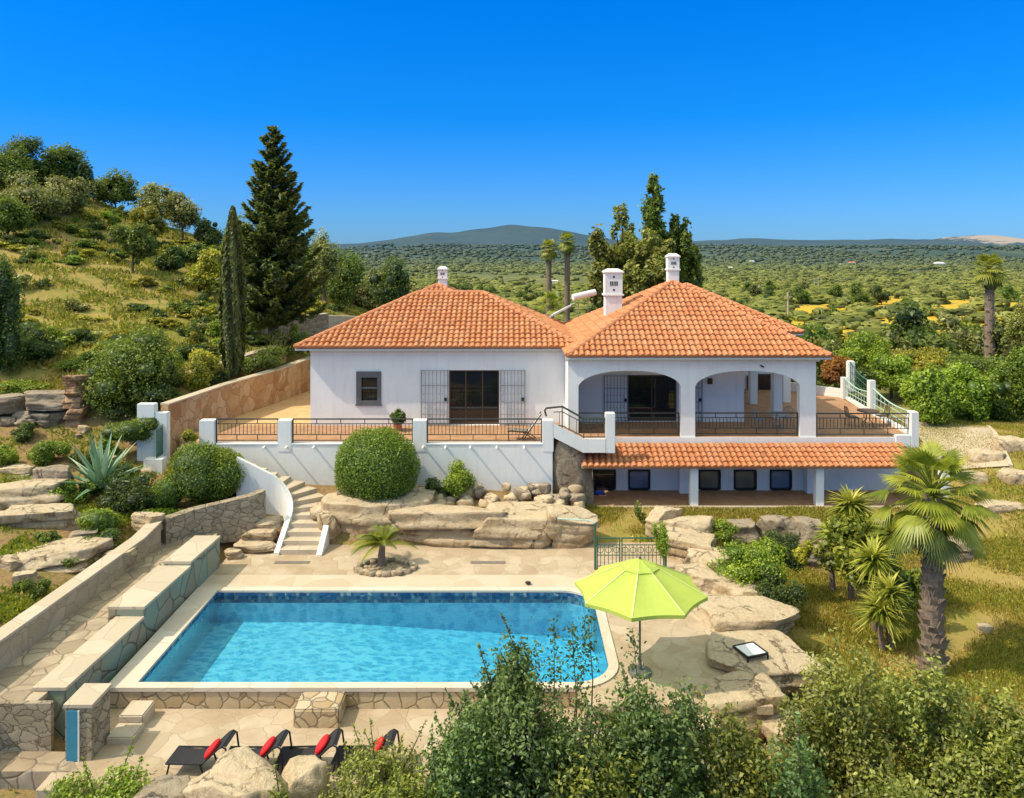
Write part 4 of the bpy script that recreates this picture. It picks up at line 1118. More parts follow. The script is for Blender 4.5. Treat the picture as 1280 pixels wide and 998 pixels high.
def merge(*parts):
    Vs=[]; Fs=[]; Rs=[]; o=0
    for V,Fq,R in parts: Vs.append(V); Fs.append(Fq+o); Rs.append(R); o += len(V)
    return np.concatenate(Vs), np.concatenate(Fs), np.concatenate(Rs)

def bush_mesh(name, rx, ry, rz, k, n, L, seed, mat, gap=None, thr=-.35, core=.56, lo=.34, hi=.5, W=None, rough=.22, spread=.68, cz=None, shell=.62):
    me = np_mesh(name, *crown(blob_lobes(rx,ry,rz,k,seed,lo=lo,hi=hi,spread=spread,cz=cz), n, L, W or L*.55, seed+1, gap=gap, thr=thr, core=core, rough=rough))
    me.materials.append(M[mat]); return me

def put(name, me, loc, label=None, cat=None, group=None, rz=0, sc=1.0, parent=None):
    o = bpy.data.objects.new(name, me); COL.objects.link(o); o.location = loc; o.rotation_euler = (0,0,rz)
    o.scale = (sc,sc,sc) if not isinstance(sc, tuple) else sc
    if parent: o.parent = parent
    return tag(o, label, cat, group)

def bush_px(name, label, px, py, Y, w, h, mat, n=6000, L=.09, k=14, seed=1, depth=1.0, cat='bush', **kw):
    """bush whose middle stands at pixel (px,py), w x h pixels, at distance Y"""
    g = ray(px, py+h*.42, 14)
    if g.y < Y-.4 and Y < 70: Y = g.y+.15                       # never buried in the slope
    c = P(px,py,Y); rx = w*Y/F/2; rz = h*Y/F/2
    me = bush_mesh(name, rx, rx*depth, rz, k, n, L, seed, mat, **kw)
    return put(name, me, (c.x,c.y,c.z-rz), label, cat)

def limbs(mb, base, top, r0, targets, seed, bend=.1):
    rg = random.Random(seed)
    base = Vector(base); top = Vector(top); d = top-base
    pts = [base + d*t + Vector((rg.uniform(-1,1),rg.uniform(-1,1),0))*bend*d.length*math.sin(PI*t)*.5 for t in (0,.06,.3,.6,1)]
    mb.tube(pts, [r0*1.45,r0*1.05,r0*.85,r0*.7,r0*.55], 8)
    for q in targets:
        q = Vector(q); m_ = top.lerp(q,.5)+Vector((0,0,.12*(q-top).length))
        mb.tube([top-d.normalized()*.1, m_, q], [r0*.5,r0*.3,r0*.1], 6)

def tree_parts(name, h, w, kind, seed, n=5000, L=.16, k=16, trunk=.28, tr=None, gap=None, core=.5, thr=-.35, oval=1.0):
    """meshes of a broad tree standing on z=0: (trunk mesh, crown mesh)"""
    rz = h*(1-trunk)/2; rx = w/2
    lobes = [(a,b,c+h*trunk,d,e,f) for a,b,c,d,e,f in (blob_lobes(rx,rx,rz,k,seed) if k < 40 else blob_lobes(rx,rx,rz,k,seed,lo=.16,hi=.3,spread=.85))]
    rg = random.Random(seed)
    mb = MB(); limbs(mb, (0,0,-.3), (0,0,h*(trunk+.08)), tr or h*.03, [l[:3] for l in rg.sample(lobes, min(6,len(lobes)))], seed)
    tme = bpy.data.meshes.new('trunk'); tme.from_pydata(mb.v, [], mb.f); tme.materials.append(M['tree_bark'])
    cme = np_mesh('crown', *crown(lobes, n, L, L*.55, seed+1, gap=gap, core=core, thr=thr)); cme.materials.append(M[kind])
    return tme, cme
def plant_tree(name, parts, loc, label, group=None, rz=0, sc=1.0, cat='tree'):
    e = empty(name, loc, label, cat, group, rz); e.scale = (sc,sc,sc)
    put('trunk', parts[0], (0,0,0), parent=e); put('crown', parts[1], (0,0,0), parent=e)
    return e

# ---------------------------------------------------------------- rocks
def rock_mesh(name, sx, sy, sz, seed, mat, cuts=11, sub=4, rough=.055, boxy=.25):
    b = bmesh.new(); bmesh.ops.create_icosphere(b, subdivisions=sub, radius=1.0)
    rg = random.Random(seed); pl = []
    for i in range(cuts):
        d = Vector((rg.gauss(0,1), rg.gauss(0,1), rg.gauss(0,.8))).normalized(); pl.append((d, rg.uniform(.60,.86)))
    pl += [(Vector((0,0,1)), rg.uniform(.52,.68)), (Vector((0,0,-1)), .6), (Vector((0,-1,.15)).normalized(), rg.uniform(.62,.78))]
    o = Vector((seed*3.7, seed*1.3, seed*.7))
    for v in b.verts:
        p = v.co.copy()
        p = Vector([math.copysign(abs(c)**(1-boxy), c) for c in p])*.85
        for d, h in pl:
            e = p.dot(d)-h
            if e > 0: p -= d*e*.93
        f = noise.fractal(p*1.7+o, 1.0, 2.1, 5)*.10 + noise.fractal(p*5+o, .9, 2.0, 4)*rough
        st = math.sin(p.z*9 + noise.noise(p*2+o)*3)*.018
        p += p.normalized()*(f+st)
        v.co = Vector((p.x*sx/1.5, p.y*sy/1.5, p.z*sz/1.25))
    me = bpy.data.meshes.new(name); b.to_mesh(me); b.free()
    me.polygons.foreach_set('use_smooth', [True]*len(me.polygons)); me.materials.append(M[mat]); return me
def slab_mesh(name, sx, sy, sz, seed, mat, layers=3):
    """stratified block: flat top, layered broken sides"""
    b = bmesh.new(); bmesh.ops.create_cube(b, size=2.0); bmesh.ops.subdivide_edges(b, edges=b.edges[:], cuts=19, use_grid_fill=True)
    rg = random.Random(seed); o = Vector((seed*2.3, seed*1.7, seed*.9))
    lay = [(rg.uniform(.86,1.03), rg.uniform(-.05,.05), rg.uniform(-.05,.05)) for _ in range(layers)]
    tilt = (rg.uniform(-.12,.12), rg.uniform(-.16,.05))
    pl = [(Vector((rg.gauss(0,1), rg.gauss(0,1), rg.gauss(0,.25))).normalized(), rg.uniform(.78,1.05)) for _ in range(7)]
    for v in b.verts:
        p = v.co.copy(); q = p.lerp(p.normalized()*1.2, .16)
        for d, h in pl:
            e = q.dot(d)-h
            if e > 0: q -= d*e*.95
        k = min(layers-1, int((p.z+1)/2*layers*.999)); f = ((p.z+1)/2*layers) % 1
        s_, ox, oy = lay[k]; notch = 1-.07*max(0, 1-min(f, 1-f)*9)*(1 if abs(p.z) < .97 else 0)
        q.x = q.x*s_*notch+ox; q.y = q.y*s_*notch+oy
        n1 = noise.noise(q*1.1+o); n2 = noise.fractal(q*4+o, 1.0, 2.1, 4)
        q += Vector((q.x, q.y, 0))*(n1*.14) + q.normalized()*n2*.05
        q.z += q.x*tilt[0]+q.y*tilt[1]+n1*.10
        v.co = Vector((q.x*sx/2, q.y*sy/2, q.z*sz/2))
    me = bpy.data.meshes.new(name); b.to_mesh(me); b.free()
    me.polygons.foreach_set('use_smooth', [True]*len(me.polygons)); me.materials.append(M[mat]); return me
def boulder(label, x, y, z, sx, sy, sz, seed, mat='rock', rz=0, rx=0, name='boulder', **kw):
    me = slab_mesh(name, sx, sy, sz, seed, mat, max(2,int(round(sz/.34)))) if kw.get('boxy',0) >= .45 else rock_mesh(name, sx, sy, sz, seed, mat, **kw)
    o = put(name, me, (x,y,z), label, 'rock', rz=rz); o.rotation_euler.x = rx
    return o

B = boulder
# outcrop below the terrace
B('huge rounded sandstone boulder under the big clipped ball beside the stairs', -5.35,31.5,.40, 5.0,3.0,2.1, 3, boxy=.45, cuts=8)
B('broad smooth sandstone boulder behind the small deck palm, right of the ball bush', -2.4,31.45,.30, 5.0,2.8,1.75, 5, boxy=.5, cuts=8)
B('low ochre boulder at the foot of the white terrace wall, right half', .5,31.2,.33, 4.4,2.5,1.5, 8, boxy=.55, cuts=7)
B('layered stone ledge ending beside the green pool gate', 2.35,30.7,.52, 2.0,1.7,1.4, 12, boxy=.5, cuts=5)
B('tall grey natural rock pillar under the short white side stairs', 2.5,34.3,1.15, 1.7,1.2,3.2, 14, 'rockgrey', boxy=.4)
B('small brown boulder right of the curved stairs, beside the white parapet', -7.0,31.0,.45, .9,1.5,1.5, 15)
for i, (x,y,z,sx,sy,sz,lab) in enumerate([
  (-9.5,29.75,.14,1.5,.8,.36,'lowest flat rough stone slab left of the curved stairs'),
  (-9.55,30.2,.42,1.35,.8,.40,'middle rough stone slab left of the curved stairs'),
  (-9.4,30.65,.72,1.1,.7,.38,'upper rough stone slab tucked against the white stair parapet'),
  (-10.15,29.1,.12,.7,.6,.3,'small loose stone at the rear end of the slate wall')]):
    B(lab, x,y,z,sx,sy,sz, 20+i, boxy=.45, cuts=6, name='stone_slab')
# loose stones piled on the rocks
sm = [rock_mesh('loose_stone', .5,.42,.36, 40+i, 'rockgrey' if i%2 else 'rock', sub=3) for i in range(5)]
rr = random.Random(4)
for i in range(54):
    px = 512+rr.random()*212; t = rr.random()
    Y = 32.0+1.5*t; x = X_(px,Y)
    z = .86+.34*t+rr.uniform(-.05,.16)-(.15 if px > 690 else 0)
    o = put('loose_stone', sm[i%5], (x,Y,z), 'loose stone in the pile along the foot of the white terrace wall', 'stone', 'loose stones piled below the terrace wall', rr.random()*6, rr.uniform(.7,1.35))
    o.rotation_euler.x = rr.uniform(-.4,.4)
for i in range(12):
    x = -6.9+rr.random()*1.0; Y = 31.9+rr.random()*1.1
    o = put('loose_stone', sm[i%5], (x,Y,1.15+rr.uniform(-.1,.25)), 'loose stone heaped between the stairs and the big clipped ball', 'stone', 'stones beside the curved stairs', rr.random()*6, rr.uniform(.7,1.2))
# chain of rocks right of the pool
for i, (x,y,z,sx,sy,sz,m_,lab) in enumerate([
  (5.85,31.3,.30,1.5,1.3,1.6,'rock','upright pale boulder at the top of the rock chain right of the green gate'),
  (6.75,30.7,.20,1.9,1.5,1.35,'rock','rounded beige boulder beside the low bush near the porch lawn'),
  (6.35,29.4,.10,2.3,1.7,1.25,'rock','wide pale boulder right of the green gate'),
  (7.0,28.0,.0,1.9,1.7,1.1,'rock','cracked pink boulder left of the big dark bush'),
  (6.35,26.9,-.05,1.9,1.5,1.0,'rock','low boulder behind the lime parasol'),
  (7.55,26.1,-.15,2.2,1.7,1.0,'rock','ochre stained boulder below the dark bush'),
  (7.1,24.4,-.12,3.2,2.4,.95,'rock','large flat slab boulder right of the lime parasol'),
  (6.7,21.9,-.2,3.3,2.5,.95,'rock','large flat sunlit boulder carrying the white framed panel'),
  (5.6,20.2,-.45,2.3,1.7,1.2,'rock','broken boulder at the right front corner of the pool paving'),
  (4.3,19.2,-.65,1.7,1.4,1.0,'rock','low boulder half hidden by the foreground shrubs, left of the broken one'),
  (6.9,19.6,-.8,1.6,1.4,.9,'rock','small pale rock showing through the foreground shrubs'),
  (3.5,18.3,-.9,1.3,1.1,.7,'rock','small pinkish rock under the foreground shrubs')]):
    B(lab, x,y,z,sx,sy,sz, 60+i, m_, rz=(i*1.3)%1.2-.6, boxy=.5, cuts=8)
# rock bank between the two lawns
for i, (px,py,Y,sx,sz) in enumerate([(925,668,31.7,1.5,1.0),(968,664,31.8,1.7,1.1),(1008,668,31.7,1.4,1.1),(1003,694,30.9,1.7,.8),(1045,690,31.0,1.5,.9),(1082,672,31.6,1.6,1.2),(1120,672,31.5,1.5,1.1),(1160,672,31.6,1.6,1.2),(1192,690,30.6,1.0,.9)]):
    c = P(px,py,Y); B(('dark grey boulder in the rock bank below the porch lawn, number %s from left' % ('first','second','third','fourth','fifth','sixth','seventh','eighth','ninth')[i]).replace(', number first',', leftmost').replace('number ',''), c.x,c.y,c.z,sx,1.3,sz, 80+i, 'rockgrey', name='bank_boulder', boxy=.5, cuts=7)
# rocks on the bank at the right edge
for i, (px,py,sx,sz,lab) in enumerate([(1232,575,1.5,1.1,'rugged brown rock on the slope at the right edge, below the driveway'),(1262,562,1.6,1.3,'upper brown rock on the slope at the far right edge'),(1272,600,1.4,1.0,'lower brown rock at the far right edge'),(1215,600,1.2,.7,'flat brown rock near the palm crown on the right slope'),(1250,630,1.8,.5,'low flat rock beside the bare path on the right slope')]):
    p = ray(px,py,30); B(lab, p.x,p.y,p.z-.12,sx,sx*.8,sz, 95+i, 'rock')
# boulders in the foreground
for i, (x,y,z,sx,sy,sz,m_,lab) in enumerate([
  (-5.75,16.75,-.47,2.4,1.4,1.7,'rock','big pitted sandstone boulder in front of the sun loungers'),
  (-4.42,17.0,-.5,1.0,.9,1.4,'rock','smaller sandstone boulder right of the big pitted one'),
  (-7.3,16.6,-.62,1.35,1.1,1.3,'rockgrey','grey pitted boulder left of the big one in front of the loungers'),
  (-8.5,16.9,-.85,1.2,1.0,.6,'rock','low flat stone near the bottom left green shrub'),
  (-3.3,17.0,-.75,1.2,1.0,.9,'rock','low boulder behind the yellow green shrub at the bottom edge')]):
    B(lab, x,y,z,sx,sy,sz, 110+i, m_, rz=(i*.9)%1-.5)
gm_ = [slab_mesh('garden_stone', .55,.42,.26, 210+i, ('rock','rockgrey')[i%2], 1) for i in range(4)]
rr2 = random.Random(21)
for i in range(46):
    x = rr2.uniform(-23,-13.6); y = rr2.uniform(22,36)
    put('garden_stone', gm_[i%4], (x,y,h1(x,y)+.04), 'loose stone lying in the soil of the rock garden left of the path', 'stone', 'loose stones in the rock garden', rr2.random()*6, rr2.uniform(.5,1.6))
# rock garden on the left
for i, (px,py,Y,sx,sy,sz,m_,lab) in enumerate([
  (28,620,29.6,2.5,1.7,.8,'rock','upper flat sandstone slab at the left edge of the rock garden'),
  (48,652,28.2,2.9,1.3,.85,'rock','long block of sandstone below the upper slab in the rock garden'),
  (48,706,26.0,2.9,1.9,.9,'rock','broad flat slab in the middle of the rock garden steps'),
  (12,745,24.4,1.6,1.4,.95,'rock','squared block at the left edge above the long low wall'),
  (8,690,27.0,1.5,1.0,.7,'rockgrey','dark block at the left edge between two flat slabs'),
  (66,598,30.6,1.2,.9,.7,'rockgrey','grey jagged rock left of the agave'),
  (20,590,32.0,1.3,.9,.4,'rock','low rock strip on bare ochre soil near the left edge'),
  (150,700,26.3,.9,.6,.5,'rock','small rock behind the long low wall, below the round bright bush'),
  (185,652,28.8,1.0,.7,.5,'rock','rock at the bend where the low wall meets the curved wall'),
  (105,672,27.6,.8,.6,.4,'rockgrey','small dark stone beside the round bright bush')]):
    c = P(px,py,Y); B(lab, c.x,c.y,c.z,sx*1.2,sy*1.2,sz*1.15, 130+i, m_, boxy=.5, cuts=6, rz=(.25 if i%2 else -.1), name='garden_rock')
for i, (px,py,sx,sz,lab) in enumerate([(62,500,2.4,.75,'long top boulder of the dark dry stone bank, next to the brown pillar'),(10,505,2.0,.8,'top boulder of the dark dry stone bank at the left edge'),(38,520,1.4,.6,'small middle boulder of the dark dry stone bank'),(70,522,1.7,.65,'middle boulder of the dark dry stone bank next to the pillar'),(8,530,1.7,.8,'second boulder of the dark dry stone bank at the left edge'),(62,545,2.3,.6,'lower flat boulder of the dark dry stone bank'),(20,558,2.0,.9,'bottom boulder of the dark dry stone bank'),(92,552,1.1,.7,'bottom boulder at the foot of the brown pillar')]):
    c = P(px,py,36.6); B(lab, c.x,c.y,c.z,sx,1.5,sz, 150+i, 'rockgrey', boxy=.5, cuts=6, name='bank_boulder')
pl = empty('stone_pillar', P(95,548,36.3), 'rough red brown stacked stone pillar at the end of the dark stone bank', 'pillar')
for i, z in enumerate((0,.48,.95,1.42,1.9,2.38)):
    o = put('stone_block', slab_mesh('stone_block', .95-.05*(i%2), .92, .50, 170+i, 'brownrock', 2), (.04*(-1)**i,0,z+.22), parent=pl, rz=.1*(-1)**i)
B('big dark boulder behind the stone pillar under the large bush', *P(118,520,37.4), 2.0,1.6,2.6, 180, 'rockgrey')
# ---------------------------------------------------------------- garden bushes
bush_px('topiary_ball', 'large dense clipped ball bush in front of the white terrace wall', 470.5,584,32.3,106,104,'leaf_topiary', 40000,.085,1,200, core=.86, lo=.99,hi=1.0,spread=0,rough=.045,shell=.9)
bush_px('topiary_bush', 'wide clipped bush on the curved stone wall left of the stairs', 262,588,31.8,98,86,'leaf_topiary', 34000,.085,5,203, core=.82, lo=.66,hi=.78,spread=.36,rough=.05,shell=.88)
bush_px('clipped_bush', 'small clipped bush at the lower left of the wide clipped bush', 209,617,30.9,52,48,'leaf_topiary', 9000,.07,3,206, core=.82, lo=.68,hi=.8,spread=.3,rough=.06,shell=.86)
bush_px('bright_bush', 'small bright green bush against the white terrace wall', 575,598,32.9,46,58,'leaf_bright', 5000,.09,8,208, lo=.36,hi=.5,spread=.6)
bush_px('dark_bush', 'small dark bush between the big ball and the bright bush', 545,610,32.7,36,28,'leaf_dark', 2500,.09,6,211)
bush_px('umbrella_bush', 'dark flat topped bush with bare stem left of the white gate pier', 166,537,34.2,78,46,'leaf_topiary', 9000,.08,7,214, core=.85,lo=.42,hi=.55)
bush_px('yellow_shrub', 'small yellow green shrub behind the wide clipped bush', 237,545,33.6,24,20,'leaf_yellow', 1200,.09,5,216)
bush_px('dark_shrub', 'dark sprawling shrub between the agave and the clipped bush', 165,612,31.2,86,62,'leaf_dark', 7000,.10,12,217)
bush_px('round_bush', 'round bright green bush behind the long low wall', 127,652,28.3,62,48,'leaf_bright', 8000,.075,6,219, core=.85,lo=.5,hi=.66,spread=.4)
bush_px('round_bush', 'dark lower half of the round bush behind the low wall', 128,676,28.2,56,30,'leaf_dark', 3000,.08,6,220)
bush_px('light_bush', 'light green bush below the agave', 84,618,29.8,44,36,'leaf_bright', 3000,.09,8,222)
bush_px('green_bush', 'mid green bush in front of the dark stone bank', 56,563,34.8,60,42,'leaf_topiary', 6000,.09,9,224, rough=.15)
bush_px('green_bush', 'green bush at the left edge below the dark stone bank', 6,570,34.2,36,34,'leaf_bright', 3000,.09,7,226)
bush_px('small_shrub', 'small green shrub growing against the rock garden slab', 46,737,24.6,30,36,'leaf_mid', 2600,.075,7,228)
bush_px('small_shrub', 'small spiky green shrub behind the top of the low wall', 82,705,26.2,36,22,'leaf_mid', 1800,.08,6,229)
bush_px('large_bush', 'large glossy green bush behind the brown stone pillar', 162,460,39.5,124,112,'leaf_mid', 22000,.14,26,231, core=.5)
bush_px('dark_bush', 'deep green bush low behind the white gate pier', 180,500,38.0,100,50,'leaf_dark', 8000,.11,12,233)
bush_px('yellow_bush', 'yellow green bush on the step above the brown retaining wall', 246,462,41.5,56,62,'leaf_yellow', 6500,.10,12,235, core=.6)
bush_px('dark_bush', 'dark bush beside the cypress on the retaining wall', 270,470,42.5,34,50,'leaf_dark', 3500,.10,9,236)
bush_px('low_bush', 'low mid green bush right of the cypress', 330,450,44,64,36,'leaf_mid', 6000,.10,11,238)
bush_px('dry_bush', 'greyish dry bush under the tall conifer', 352,428,47,44,36,'leaf_olive', 3500,.10,9,239)
bush_px('low_bush', 'dark low bush left of the house roof corner', 376,430,47,36,36,'leaf_mid', 3500,.10,8,240)
bush_px('lime_bush', 'bright lime bush behind the stone wall under the conifer', 322,405,50,40,22,'leaf_bright', 2500,.11,8,241)
bush_px('green_hedge', 'low bright green bush left of the large glossy bush', 104,452,41,58,26,'leaf_bright', 4000,.11,9,242)
bush_px('green_hedge', 'low green bush along the top of the dark stone bank', 32,484,39,64,20,'leaf_bright', 3500,.11,9,243)
bush_px('dark_tree_bush', 'tall dark bush at the left edge of the dry slope', 2,395,41,64,170,'leaf_dark', 14000,.13,20,244)
bush_px('olive_bush', 'olive bush in shade beside the dark left edge bush', 44,428,43,64,56,'leaf_dark', 6000,.12,12,245)
bush_px('gate_climber', 'green climber on the right end of the pool gate', 825,676,27.9,26,56,'leaf_bright', 2600,.075,9,246, core=.5)
bush_px('dense_bush', 'large bright bush right of the pale boulder chain', 938,706,26.8,104,60,'leaf_bright', 14000,.085,18,247)
bush_px('dense_bush', 'deep green lower bush hanging over the boulders', 972,748,25.6,72,84,'leaf_dark', 11000,.085,16,248)
bush_px('brownish_bush', 'brownish dark bush behind the large bright bush', 978,688,28.0,60,50,'leaf_dark', 4500,.085,11,249)
bush_px('yellow_bush', 'yellow green bush right of the brownish bush', 1005,690,27.5,26,34,'leaf_yellow', 1800,.085,7,250)
bush_px('low_bush', 'low green bush on the boulders near the porch lawn', 905,664,30.4,46,24,'leaf_bright', 2600,.085,9,251)
bush_px('lawn_shrub', 'small upright shrub on the porch lawn near the rock pillar', 800,640,32.4,20,30,'leaf_mid', 700,.08,6,252, core=0)
bush_px('low_bush', 'spiky green undergrowth behind the yucca group', 1080,680,27.6,110,86,'leaf_palm', 6000,.2,18,253, core=.3)
bush_px('low_bush', 'dark undergrowth beside the big palm trunk', 1128,735,25.6,50,70,'leaf_mid', 4000,.14,12,254, core=.4)
for i,(px,py,Y,w,h,m_,lab) in enumerate([
  (60,672,27.2,34,18,'leaf_mid','low green plant between two sandstone slabs of the rock garden'),
  (100,702,26.6,30,18,'leaf_bright','small bright plant between the slabs and the long low wall'),
  (28,736,25.2,30,20,'leaf_mid','small plant above the squared block at the left edge'),
  (108,576,33.4,40,26,'leaf_dark','dark plant right behind the agave'),
  (200,642,29.8,60,16,'leaf_bright','light ground plants behind the curved stone wall'),
  (150,590,32.4,44,34,'leaf_dark','dark plant right of the agave leaves'),
  (222,590,33.0,36,34,'leaf_yellow','yellow green bush left of the wide clipped bush'),
  (30,600,31.2,44,12,'leaf_olive','dry low plants on the upper sandstone slab'),
  (136,560,35.2,30,30,'leaf_bright','bright bush left of the flat topped bush'),
  (30,540,35.6,34,26,'leaf_dark','dark plant in front of the dark stone bank'),
  (112,610,30.6,30,20,'leaf_mid','low plant at the foot of the agave'),
  (205,470,44,60,40,'leaf_mid','green bush behind the large glossy bush'),
  (300,452,44,40,30,'leaf_bright','bright bush right beside the cypress foot')]):
    bush_px('garden_plant', lab, px,py,Y,w,h,m_, 2600,.10,9,270+i, core=.45)
# hedge and bushes right of the house
for i, (px,py,Y,w,h,m_,lab) in enumerate([
  (1162,494,44,74,90,'leaf_bright','tall round hedge bush right of the terrace, nearest the green railing'),
  (1205,492,45,70,82,'leaf_bright','middle hedge bush above the driveway'),
  (1248,488,45,80,86,'leaf_topiary','hedge bush above the driveway near the right edge'),
  (1284,478,44,60,96,'leaf_mid','hedge bush cut by the right edge of the picture'),
  (1118,466,52,66,50,'leaf_bright','dark bush behind the terrace corner post'),
  (1080,440,56,70,54,'leaf_bright','bright bush behind the roof corner on the right'),
  (1046,462,50,46,40,'leaf_red','reddish brown bush beside the right roof corner'),
  (1068,474,52,44,36,'leaf_dark','dark bush behind the green terrace railing'),
  (1150,452,62,90,40,'leaf_yellow','sunny bush rising behind the hedge'),
  (1205,462,60,80,44,'leaf_mid','broad bush at the foot of the tall right palm'),
  (1290,405,60,56,70,'leaf_rust','brown olive bush at the right edge behind the palm')]):
    bush_px('hedge_bush', lab, px,py,Y,w,h,m_, 13000,.17,20,300+i, core=.5, gap=.5, thr=-.9)

# agave
def sword(mb, base, d, L, w0, droop, n=6, fold=.25, a=.5, tipw=.02, bulge=.35):
    """thick pointed leaf that starts at base along d and bends down"""
    base = Vector(base); d = Vector(d).normalized(); side = d.cross(Vector((0,0,1)))
    side = side.normalized() if side.length > 1e-3 else Vector((1,0,0))
    up = side.cross(d).normalized(); V = []
    for i in range(n+1):
        t = i/n; c = base + d*L*t - Vector((0,0,1))*droop*L*t*t
        ww = w0*((1-t)**.75)*(1+bulge*math.sin(PI*min(1,t*1.3))) + tipw*(1-t)
        V += [c+side*ww/2+up*ww*fold, c-up*.0, c-side*ww/2+up*ww*fold]
    Fc = []
    for i in range(n):
        k = i*3; Fc += [(k,k+3,k+4,k+1),(k+1,k+4,k+5,k+2)]
    mb.add(V, Fc, a)
b = P(125,612,31); ag = MB(); rg = random.Random(3)
for i in range(34):
    t = i/34; el = rad(14+72*t**.8+rg.uniform(-6,6)); az = i*2.4
    sword(ag, (b.x,b.y,b.z), (math.cos(az)*math.cos(el), math.sin(az)*math.cos(el), math.sin(el)), rg.uniform(1.7,2.15)*(1.1 if el < 1 else 1.15), .29, .16*math.cos(el), 7, .3, rg.uniform(.2,.9))
o = ag.build('agave', M['leaf_agave'], None, attr=True, smooth=False, origin=(b.x,b.y,b.z)); tag(o, 'large blue grey agave with thick pointed leaves in the rock garden', 'agave')
put('dark_agave_leaves', None, b) if False else None

# yuccas
def yucca(px, py, Y, basez, R, label, n=70, seed=1, low=-.7):
    c = P(px,py,Y); e = empty('yucca', (c.x,c.y,basez), label, 'yucca'); rg = random.Random(seed)
    MB().tube([(c.x+.05,c.y,basez-.2),(c.x-.04,c.y,(basez+c.z)/2),(c.x,c.y,c.z)], [.12,.09,.08], 8).build('trunk', M['palm_bark'], e)
    mb = MB()
    for i in range(n):
        el = math.asin(rg.uniform(low,1)); az = i*2.4+rg.uniform(-.3,.3)
        sword(mb, (c.x,c.y,c.z+rg.uniform(-.12,.12)), (math.cos(az)*math.cos(el), math.sin(az)*math.cos(el), math.sin(el)), R*rg.uniform(.8,1.1), .10, .25 if el > 0 else .12, 5, .2, max(0,min(1,.45+.5*math.sin(el)+rg.uniform(-.2,.2))) if el > -.3 else .95, .01, .5)
    mb.build('leaf_rosette', M['leaf_yucca'], e, attr=True)
for i, (px,py,Y,R,lab) in enumerate([(1063,632,28.0,.95,'tall yucca with spiky head right of the porch column'),(1040,668,28.6,.7,'short yucca left of the tall one, before the rock bank'),(1116,668,26.5,.8,'yucca between the tall yucca and the palm trunk'),(1092,700,25.6,.9,'yucca with yellowing lower leaves left of the palm trunk'),(1102,764,24.4,.95,'low dense dark yucca at the bottom of the yucca group')]):
    c = P(px,py,Y); gz = h1(c.x,c.y); yucca(px,py,Y, min(gz,c.z-.4), R*1.05, lab, 170, 400+i)
yucca(1112,740,24.5,-1.0,.8,'dark yucca crown just above the lowest yucca',90,409)

# fan palms
def fan_leaf(mb, base, d, petiole, R, rg, a, droop=.25, seg=22, spread=2.5):
    """fan leaf: stalk and pleated round blade with drooping split tips"""
    base = Vector(base); d = Vector(d).normalized(); side = d.cross(Vector((0,0,1)))
    side = side.normalized() if side.length > 1e-2 else Vector((1,0,0)); up = side.cross(d).normalized()
    hub = base + d*petiole - Vector((0,0,1))*droop*petiole*.5
    mb.tube([base, base+d*petiole*.55-Vector((0,0,droop*petiole*.12)), hub], [.035,.028,.02], 5, a*.8)
    d2 = (d - Vector((0,0,1))*droop).normalized(); up2 = side.cross(d2).normalized()
    for k in range(seg):
        th_ = spread*(k/(seg-1)-.5)*1.0; l = R*(1-.22*abs(th_)/1.3)*rg.uniform(.9,1.05)
        dirv = (d2*math.cos(th_)+side*math.sin(th_)).normalized(); sd = dirv.cross(up2).normalized(); wv = l*spread/seg*.62
        sag = droop*(.5+.5*abs(math.sin(th_)))
        def at(t): return hub + dirv*l*t + up2*.05*math.sin(k*PI)*t - Vector((0,0,1))*sag*l*t**3
        V = [at(.02), at(.45)+sd*wv*.55+up2*.03, at(.45)-sd*wv*.55+up2*.03, at(.72)+sd*wv*.40, at(.72)-sd*wv*.40, at(1)]
        mb.add(V, [(0,1,2),(1,3,4,2),(3,5,4)], max(0,min(1,a+rg.uniform(-.12,.12))))
def palm_trunk(mb, x, y, z0, z1, r0, r1, rg, boots=0, lean=0):
    n = 18; pts = []; rs = []
    for i in range(n+1):
        t = i/n; pts.append((x+lean*(t-1)*t*2, y, z0+(z1-z0)*t)); rs.append((r0+(r1-r0)*t**.6)*(1+.06*math.sin(i*2.1)))
    mb.tube(pts, rs, 12)
    for i in range(boots):
        t = (i+.5)/boots; az = i*2.39996; r = (r0+(r1-r0)*t**.6)
        c = Vector((x+lean*(t-1)*t*2, y, z0+(z1-z0)*t)); dv = Vector((math.cos(az), math.sin(az), 0))
        p = c+dv*r*.8; q = p+dv*r*(.25+.45*rg.random())+Vector((0,0,.10+.14*rg.random())); s_ = Vector((-dv.y,dv.x,0))*r*.42
        mb.add([p-s_-Vector((0,0,.1)),p+s_-Vector((0,0,.1)),q+s_*.55,q-s_*.55,p-s_*.8+Vector((0,0,.12)),p+s_*.8+Vector((0,0,.12))],[(0,1,2,3),(3,2,5,4),(0,3,4),(1,5,2)])
